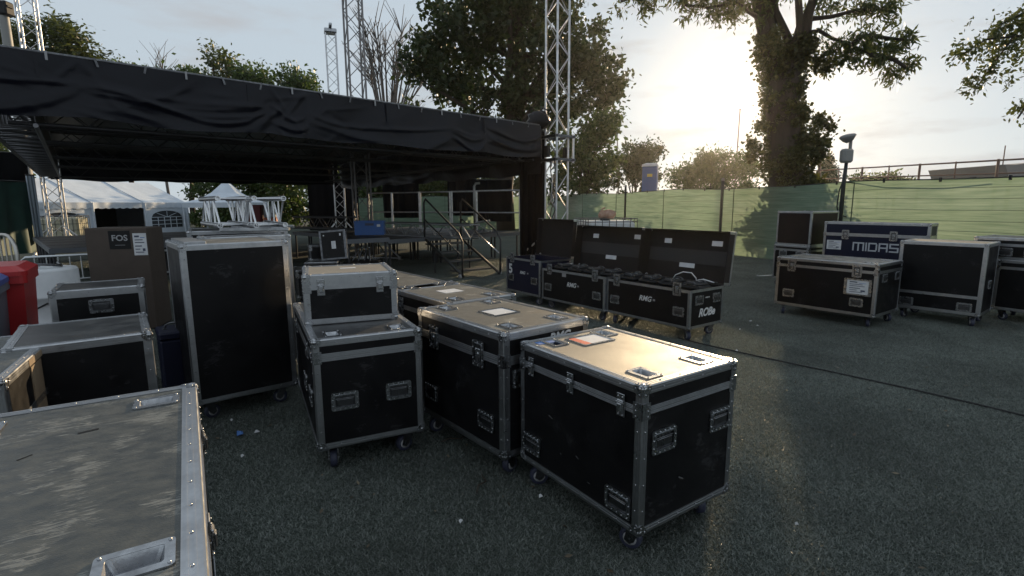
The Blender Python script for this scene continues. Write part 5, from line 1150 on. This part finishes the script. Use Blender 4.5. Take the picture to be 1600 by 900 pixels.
# sun tree: ivy clad trunk with a fork and drooping branches
def sun_tree():
    Y = 14.6; rg = np.random.default_rng(21); base = Vector(ground_at(1232, Y)); t = thing('sunlit_tree', 'ivy-clad tree with forked trunk standing in front of the sun', 'tree', base)
    o = lambda px, py, dy=0: at(px, py, Y + dy) - base
    tr = [Vector((0, 0, 0)), o(1230, 290), o(1226, 230), o(1222, 170), o(1225, 125), o(1222, 100)]
    mb = MB(); mb.path(tr, [.50, .45, .41, .41, .41, .35], 12)
    limb = [[o(1222, 118), o(1200, 75, .1), o(1188, 30, .2), o(1176, -20, .3), o(1165, -80, .3)], [o(1225, 115), o(1205, 50, .4), o(1196, -10, .6), o(1200, -90, .8)], [o(1238, 118), o(1255, 70), o(1262, 25), o(1275, -15, -.2), o(1290, -70, -.3)], [o(1232, 110), o(1232, 62, .3), o(1212, 18, .3), o(1205, -30)], [o(1236, 90), o(1250, 40), o(1245, -40)]]
    rr = [.23, .19, .21, .14, .12]
    for l_, r0 in zip(limb, rr): mb.path(l_, [r0 * (1 - .18 * i) for i in range(len(l_))], 8)
    br = [[o(1258, 52), o(1280, 48, -.3), o(1300, 60, -.5), o(1330, 70, -.7), o(1360, 85, -.9), o(1380, 95, -1)], [o(1265, 30), o(1300, 26, -.2), o(1330, 18, -.3), o(1370, 15, -.4), o(1400, 5, -.4)], [o(1330, 70, -.7), o(1350, 55, -.7), o(1390, 60, -.7), o(1412, 62, -.8)], [o(1188, 30), o(1150, 5), o(1110, 12), o(1070, 8)], [o(1176, -20), o(1100, -30), o(1020, -15), o(970, 2)], [o(1360, 85, -.9), o(1395, 92, -1), o(1415, 105, -1)]]
    for l_ in br: mb.path(l_, [.06 * (1 - .15 * i) for i in range(len(l_))], 6)
    mb.build('trunk', BARK, t)
    # ivy round the trunk
    iv = []
    prof = [(1232, 288, 40), (1232, 265, 40), (1236, 245, 46), (1243, 228, 44), (1240, 208, 38), (1232, 190, 31), (1226, 170, 29), (1222, 150, 28), (1224, 130, 30), (1222, 108, 31), (1208, 85, 24), (1240, 85, 26), (1200, 62, 15), (1258, 70, 15)]
    for px, py, rad in prof:
        c = np.array(o(px, py)); k = 22; v = rg.normal(0, 1, (k, 3)); v[:, 2] *= .35; v /= np.linalg.norm(v, axis=1)[:, None]; iv.append(c + v * pr(rad, Y) * rg.uniform(.55, 1.0, (k, 1)))
    for px, py in ((1280, 195), (1292, 192), (1268, 240), (1275, 215), (1185, 225), (1180, 245), (1192, 195), (1290, 85), (1285, 105)): iv.append(np.array(o(px, py))[None] + rg.normal(0, .12, (4, 3)))
    leaf_obj('ivy', leaves(np.concatenate(iv), 21000, .10, .10, rg, .75, .3), LEAF4, t)
    cr = []
    def run_(pts, k, sp):
        for a, b in zip(pts, pts[1:]):
            for i in range(k): cr.append(np.array(Vector(a).lerp(Vector(b), rg.random())) + rg.normal(0, sp, 3) * np.array([1, 1, .7]))
    for l_ in br[:3] + br[5:]: run_(l_[2:], 7, .16)
    run_(br[3], 8, .26); run_(br[4], 9, .32)
    for px, py, rx, rz_, k in ((1090, -5, 60, 12, 10), (1150, 4, 34, 18, 7), (1120, 0, 35, 18, 6), (1000, -8, 45, 9, 8), (1320, -12, 60, 16, 15), (1230, -35, 80, 24, 12), (1285, 5, 25, 16, 4), (1395, 108, 22, 14, 12), (1405, 70, 22, 12, 9), (1340, 62, 24, 12, 7), (1310, 95, 22, 12, 9), (1365, 45, 20, 12, 6)):
        c = np.array(o(px, py)); cr.append(c + rg.normal(0, 1, (k, 3)) * np.array([pr(rx, Y), .8, pr(rz_, Y)]) * .55)
    cc = np.concatenate([np.atleast_2d(x) for x in cr])
    leaf_obj('crown', leaves(cc, 7000, .17, .125, rg, .30, .7), LEAF2, t)
    # unseen upper crown, keeps the overhead shade of the tree
    up = blob_clumps([(np.array(o(1220, -190)), (3.6, 2.8, 2.2), 90)], rg, .5)
    leaf_obj('upper_crown', leaves(up, 7000, .28, .3, rg, .35, .5), LEAF2, t)
sun_tree()
Yb = 15.4; tree('bush added behind the fence to shade it, by the ivy-clad tree', ground_at(1235, Yb), [(w(1240, 330, Yb), (pr(62, Yb), .5, pr(42, Yb)), 60), (w(1195, 350, Yb), (pr(36, Yb), .4, pr(34, Yb)), 26), (w(1275, 300, Yb), (pr(25, Yb), .4, pr(22, Yb)), 14)], 6000, .12, LEAF4, .05, 61, name='bush', cat='bush', spread=.12, limbs=6)  # low bush added behind the screen to widen the tree shadow on it
Y = 13
def right_tree():
    rg = np.random.default_rng(33); base = Vector(ground_at(1790, Y)); t = thing('overhanging_tree', 'tree outside the frame with leafy branch ends reaching in at upper right', 'tree', base)
    o = lambda px, py, dy=0: at(px, py, Y + dy) - base; mb = MB()
    mb.path([Vector((0, 0, 0)), o(1780, 150), o(1760, 60), o(1750, -60)], [.3, .25, .2, .12], 9); brs = [[o(1770, 90), o(1680, 60), o(1600, 55), o(1540, 62), (o(1495, 90))], [o(1765, 60), o(1660, 30), o(1590, 48), o(1545, 110), o(1520, 145)], [o(1775, 120), o(1690, 110), o(1620, 140), o(1590, 185)], [o(1765, 60), o(1680, 10), o(1600, 20), o(1560, 40)]]
    cl_ = []
    for b in brs:
        mb.path(b, [.08, .05, .03, .02, .01][:len(b)], 6)
        for p, q in zip(b[1:], b[2:]):
            for i in range(14): cl_.append(np.array(p.lerp(q, rg.random())) + rg.normal(0, .13, 3))
    cl_ += [np.array(o(px, py)) + rg.normal(0, .15, 3) for px, py in ((1560, 75), (1580, 100), (1535, 85), (1530, 120), (1600, 110), (1575, 60), (1515, 75), (1600, 75), (1560, 130)) for _ in range(4)]
    cl_ += [np.array(o(1740, 20)) + rg.normal(0, 1, 3) * np.array([1.0, .8, .8]) for _ in range(60)]
    mb.build('trunk', BARK, t); leaf_obj('crown', leaves(np.array(cl_), 3300, .12, .12, rg, .5, .4), LEAF2, t)
right_tree()
# left background trees
Y = 34
tree('feathery spreading tree behind the far left tower', ground_at(75, Y), [(w(70, 75, Y), (pr(55, Y), 2.2, pr(28, Y)), 30), (w(105, 55, Y), (pr(40, Y), 1.6, pr(12, Y)), 16), (w(20, 60, Y), (pr(45, Y), 2, pr(30, Y)), 26), (w(120, 85, Y), (pr(35, Y), 1.6, pr(10, Y)), 12), (w(85, 38, Y), (pr(16, Y), 1, pr(7, Y)), 6), (w(90, 125, Y), (pr(90, Y), 2, pr(30, Y)), 40)], 9000, .34, LEAF2, .3, 41, spread=.40, aspect=.35, flat=.6)
Y = 40
for i, (px, py, rx, rz_, lm, lb) in enumerate(((155, 122, 56, 18, LEAF3, 'low rounded tree above the roof edge at far left'), (205, 124, 32, 17, LEAF3, 'light green round tree above the roof edge left of the bare sapling'), (300, 133, 32, 22, LEAF3, 'dark tree behind the roof right of the bare sapling'), (345, 105, 22, 32, LEAF2, 'pale wispy birch rising above its neighbours'), (395, 130, 42, 25, LEAF3, 'broad dark tree behind the middle of the roof edge'), (465, 138, 36, 27, LEAF3, 'ragged dark tree left of the truss masts'))):
    tree(lb, ground_at(px, Y + i * .7), [(w(px, py, Y), (pr(rx, Y), 2., pr(rz_, Y)), 34), (w(px - rx * .3, py - rz_ * .4, Y), (pr(rx * .4, Y), 1.2, pr(rz_ * .7, Y)), 12), (w(px + rx * .4, py + 4, Y), (pr(rx * .4, Y), 1.2, pr(rz_ * .8, Y)), 12), (w(px, py + 45, Y), (pr(rx, Y), 2., pr(30, Y)), 24)], 3400 if lm is not LEAF2 else 1200, .30, lm, .22, 50 + i, spread=.38, group='trees behind the stage roof')
for i, (px, lb) in enumerate(((-10, 'tall dark shrub at the left edge behind the tarpaulin'), (360, 'shrub seen below the roof left of the drape'), (585, 'shrub behind the left end of the deck rails'), (430, 'olive shrub seen below the roof above the stored trusses'), (520, 'dark shrub deep behind the stage'), (640, 'shrub behind the deck rails'), (700, 'shrub seen between the stage drapes'), (780, 'shrub behind the right end of the stage'))):
    Yb = 36 + i % 2; tree(lb, ground_at(px, Yb), ([(w(px, 235, Yb), (pr(75, Yb), 2, pr(45, Yb)), 60)] if px < 0 else []) + [(w(px, 300, Yb), (pr(62, Yb), 2, pr(32, Yb)), 44), (w(px + 15, 280, Yb), (pr(40, Yb), 1.3, pr(24, Yb)), 20), (w(px, 335, Yb), (pr(60, Yb), 2, pr(22, Yb)), 40)], 7500, .28, LEAF3, .12, 70 + i, name='bush', cat='bush', spread=.3, group='shrubs behind the stage')
def bare_tree(label, base, top, spread, seed, r0, n1=9):
    rg = random.Random(seed); base = Vector(base); top = Vector(top) - base; t = thing('bare_tree', label, 'tree', base); mb = MB(); tw = MB()
    fork = top * .36
    mb.path([Vector((0, 0, 0)), fork * .5, fork], [r0, r0 * .85, r0 * .7], 8)
    for k in range(n1):
        a = rg.uniform(-1, 1); end = Vector((a * spread, rg.uniform(-.6, .6) * spread, top.z * rg.uniform(.72, 1.0) - abs(a) * top.z * .12)); st = fork * rg.uniform(.6, 1.0); m1 = st.lerp(end, .4) + Vector((a * spread * .12, 0, .1 * top.z))
        pts = [st, m1, st.lerp(end, .75) + Vector((a * .1, 0, .06 * top.z)), end]; mb.path(pts, [r0 * .42, r0 * .3, r0 * .2, r0 * .1], 6)
        for q in range(11):
            f = rg.uniform(.25, 1); s_ = pts[1].lerp(pts[3], f); dv = (end - st).normalized(); e_ = s_ + (dv + Vector((rg.uniform(-1, 1), rg.uniform(-1, 1), rg.uniform(-.1, .6)))) * top.z * .085
            tw.path([s_, s_.lerp(e_, .5) + Vector((0, 0, .06)), e_], [r0 * .15, r0 * .11, r0 * .07], 4)
    mb.build('trunk', GBARK, t); tw.build('twigs', GBARK, t)
Y = 38; b0 = ground_at(612, Y); bare_tree('tall leafless tree between the truss masts and the chestnut', b0, (b0[0], b0[1], at(605, 12, Y).z), pr(62, Y), 3, .24, 17)
Y = 39; b0 = ground_at(268, Y); bare_tree('small leafless sapling above the roof edge at left', b0, (b0[0] - .8, b0[1], at(255, 60, Y).z), pr(24, Y), 5, .12, 7)
Y = 39; b0 = ground_at(640, Y + 2); bare_tree('second thin leafless tree close to the chestnut', b0, (b0[0], b0[1], at(640, 110, Y).z), pr(22, Y), 8, .16, 6)
# conifer and far hedge on the right
def conifer(label, px, py0, py1, Y, rad, seed):
    rg = np.random.default_rng(seed); b = at(px, py1, Y); top = at(px, py0, Y); base = Vector((b.x, b.y, 0)); t = thing('conifer', label, 'tree', base); cl_ = []
    for k in range(90): f = rg.random() ** .7; a = rg.uniform(0, 6.28); r_ = pr(rad, Y) * (f * .95 + .05) * rg.uniform(.5, 1); cl_.append((math.cos(a) * r_, math.sin(a) * r_, top.z + (b.z - top.z) * f))
    leaf_obj('crown', leaves(np.array(cl_), 3200, .35, .16, rg, .35, .5), LEAF5, t); MB().tube((0, 0, 0), (0, 0, top.z - .1), .16, 8, .03).build('trunk', BARK, t)
conifer('small dark conifer beyond the railing right of the sun-lit tree', 1292, 243, 290, 45, 17, 5)
Y = 60
for i, px in enumerate((1340, 1372, 1398)): tree(('far hedge tree left of the siren pole gap', 'far hedge tree in the middle beyond the railing', 'far hedge tree nearest the canopy roof')[i], ground_at(px, Y), [(w(px, 286, Y), (pr(20, Y), 1.5, pr(10, Y)), 16)], 900, .4, LEAF3, .15, 90 + i, spread=.4, group='far hedge trees', limbs=3)

# ------------------------------------------------------------ litter and seam on the ground
def scrap(label, px, py, w_, l_, m, rz):
    q = gz(px, py, 0.018); w_ *= .65; l_ *= .65; t = MB(); t.add([(-w_ / 2, -l_ / 2, 0), (w_ / 2, -l_ / 2, .006), (w_ / 2 * .8, l_ / 2, .002), (-w_ / 2 * .9, l_ / 2, .010), (0, 0, .016)], [(0, 1, 4), (1, 2, 4), (2, 3, 4), (3, 0, 4)]); t.add([(-w_ / 2, -l_ / 2, -.003), (w_ / 2, -l_ / 2, .003), (w_ / 2 * .8, l_ / 2, -.001), (-w_ / 2 * .9, l_ / 2, .007), (0, 0, .013)], [(1, 0, 4), (2, 1, 4), (3, 2, 4), (0, 3, 4)])
    o = t.build('litter_scrap', m); o.location = q; o.rotation_euler = (0, 0, rz); tag(o, label, 'litter', 'scraps of litter on the turf')
scrap('crumpled blue rag on the turf in front of the tall case', 375, 677, .06, .09, BLUP, .5)
for i, (px, py, s_, lb) in enumerate(((402, 675, .05, 'white paper sliver beside the blue rag'), (379, 713, .03, 'tiny white scrap nearer than the blue rag'), (362, 657, .03, 'pale scrap just behind the blue rag'), (1245, 820, .03, 'white scrap on the sunlit turf at lower right'), (1173, 502, .05, 'upper white scrap beyond the beige-topped case'), (1156, 515, .04, 'lower white scrap beyond the beige-topped case'), (1151, 548, .05, 'white scrap right at the far corner of the beige-topped case'), (1184, 509, .04, 'rightmost white scrap beyond the beige-topped case'), (845, 776, .03, 'pale pebble by the wheel of the beige-topped case'), (720, 815, .03, 'tiny scrap on the dark turf at bottom centre'))):
    scrap(lb, px, py, s_, s_ * .5, PAPER, i * .8)
def seam():
    pts = [gz(px, py, .012) for px, py in ((1060, 528), (1100, 538), (1200, 560), (1300, 581), (1420, 607), (1520, 630), (1620, 654), (1750, 690))]
    t = thing('ground_cable', 'thin dark cable running across the turf at right', 'cable', pts[0]); MB().path([p - pts[0] for p in pts], .008, 6).build('sheath', BRUB, t); MB().lathe([(.02, 0), (.02, .08), (.012, .1)], 8).build('connector', BRUB, t, T(pts[-1] - pts[0]))
seam()
for i, (px, py, rz) in enumerate(((690, 690, .3), (745, 770, 1.2))):
    q = gz(px, py, .018); t = MB().path([(0, 0, 0), (.06, .02, .006), (.12, .0, .002), (.17, .05, .004)], .004, 5).build('dry_twig', BARK); t.location = q; t.rotation_euler = (0, 0, rz); tag(t, ('dry twig lying by the wheel of the large-latched case', 'dry twig on the turf in front of the large-latched case')[i], 'twig')

def leaf_litter():
    rg = np.random.default_rng(8); n = 260; y = rg.uniform(1.2, 9, n); x = y * rg.uniform(-.9, 1.0, n); P = np.stack([x, y, np.full(n, .013)], 1); a = rg.uniform(0, 6.28, n); sz = rg.uniform(.008, .024, n)
    d = np.stack([np.cos(a) * sz, np.sin(a) * sz, rg.uniform(0, .006, n)], 1); e = np.stack([-np.sin(a) * sz * .4, np.cos(a) * sz * .4, rg.uniform(0, .004, n)], 1)
    Q = np.stack([P - d, P + e, P + d, P - e], 1).reshape(-1, 3)
    me = bpy.data.meshes.new('leaf_litter'); me.from_pydata(Q.tolist(), [], np.arange(4 * n).reshape(-1, 4).tolist()); me.materials.append(leafmat('dry_leaf', (.05, .035, .02), (.20, .17, .12), .1))
    o = bpy.data.objects.new('leaf_litter', me); col.objects.link(o); tag(o, 'tiny dry leaves and specks strewn over the turf', 'litter', kind='stuff')
leaf_litter()

# ------------------------------------------------------------ thin haze added for the warm glow round the sun
def haze():
    m = bpy.data.materials.new('sun_glow_haze'); m.use_nodes = True; t = m.node_tree; t.nodes.clear()
    o = t.nodes.new('ShaderNodeOutputMaterial'); v = t.nodes.new('ShaderNodeVolumePrincipled'); v.inputs['Density'].default_value = HAZE; v.inputs['Color'].default_value = (.95, .93, .90, 1); v.inputs['Anisotropy'].default_value = 0.85
    t.links.new(v.outputs[0], o.inputs['Volume'])
    b = MB().box((-98, -13, -1), (106, 90, 20)).build('haze', m); tag(b, 'thin haze added for the warm glow round the sun', None, kind='stuff')
HAZE = 0.0003
haze()
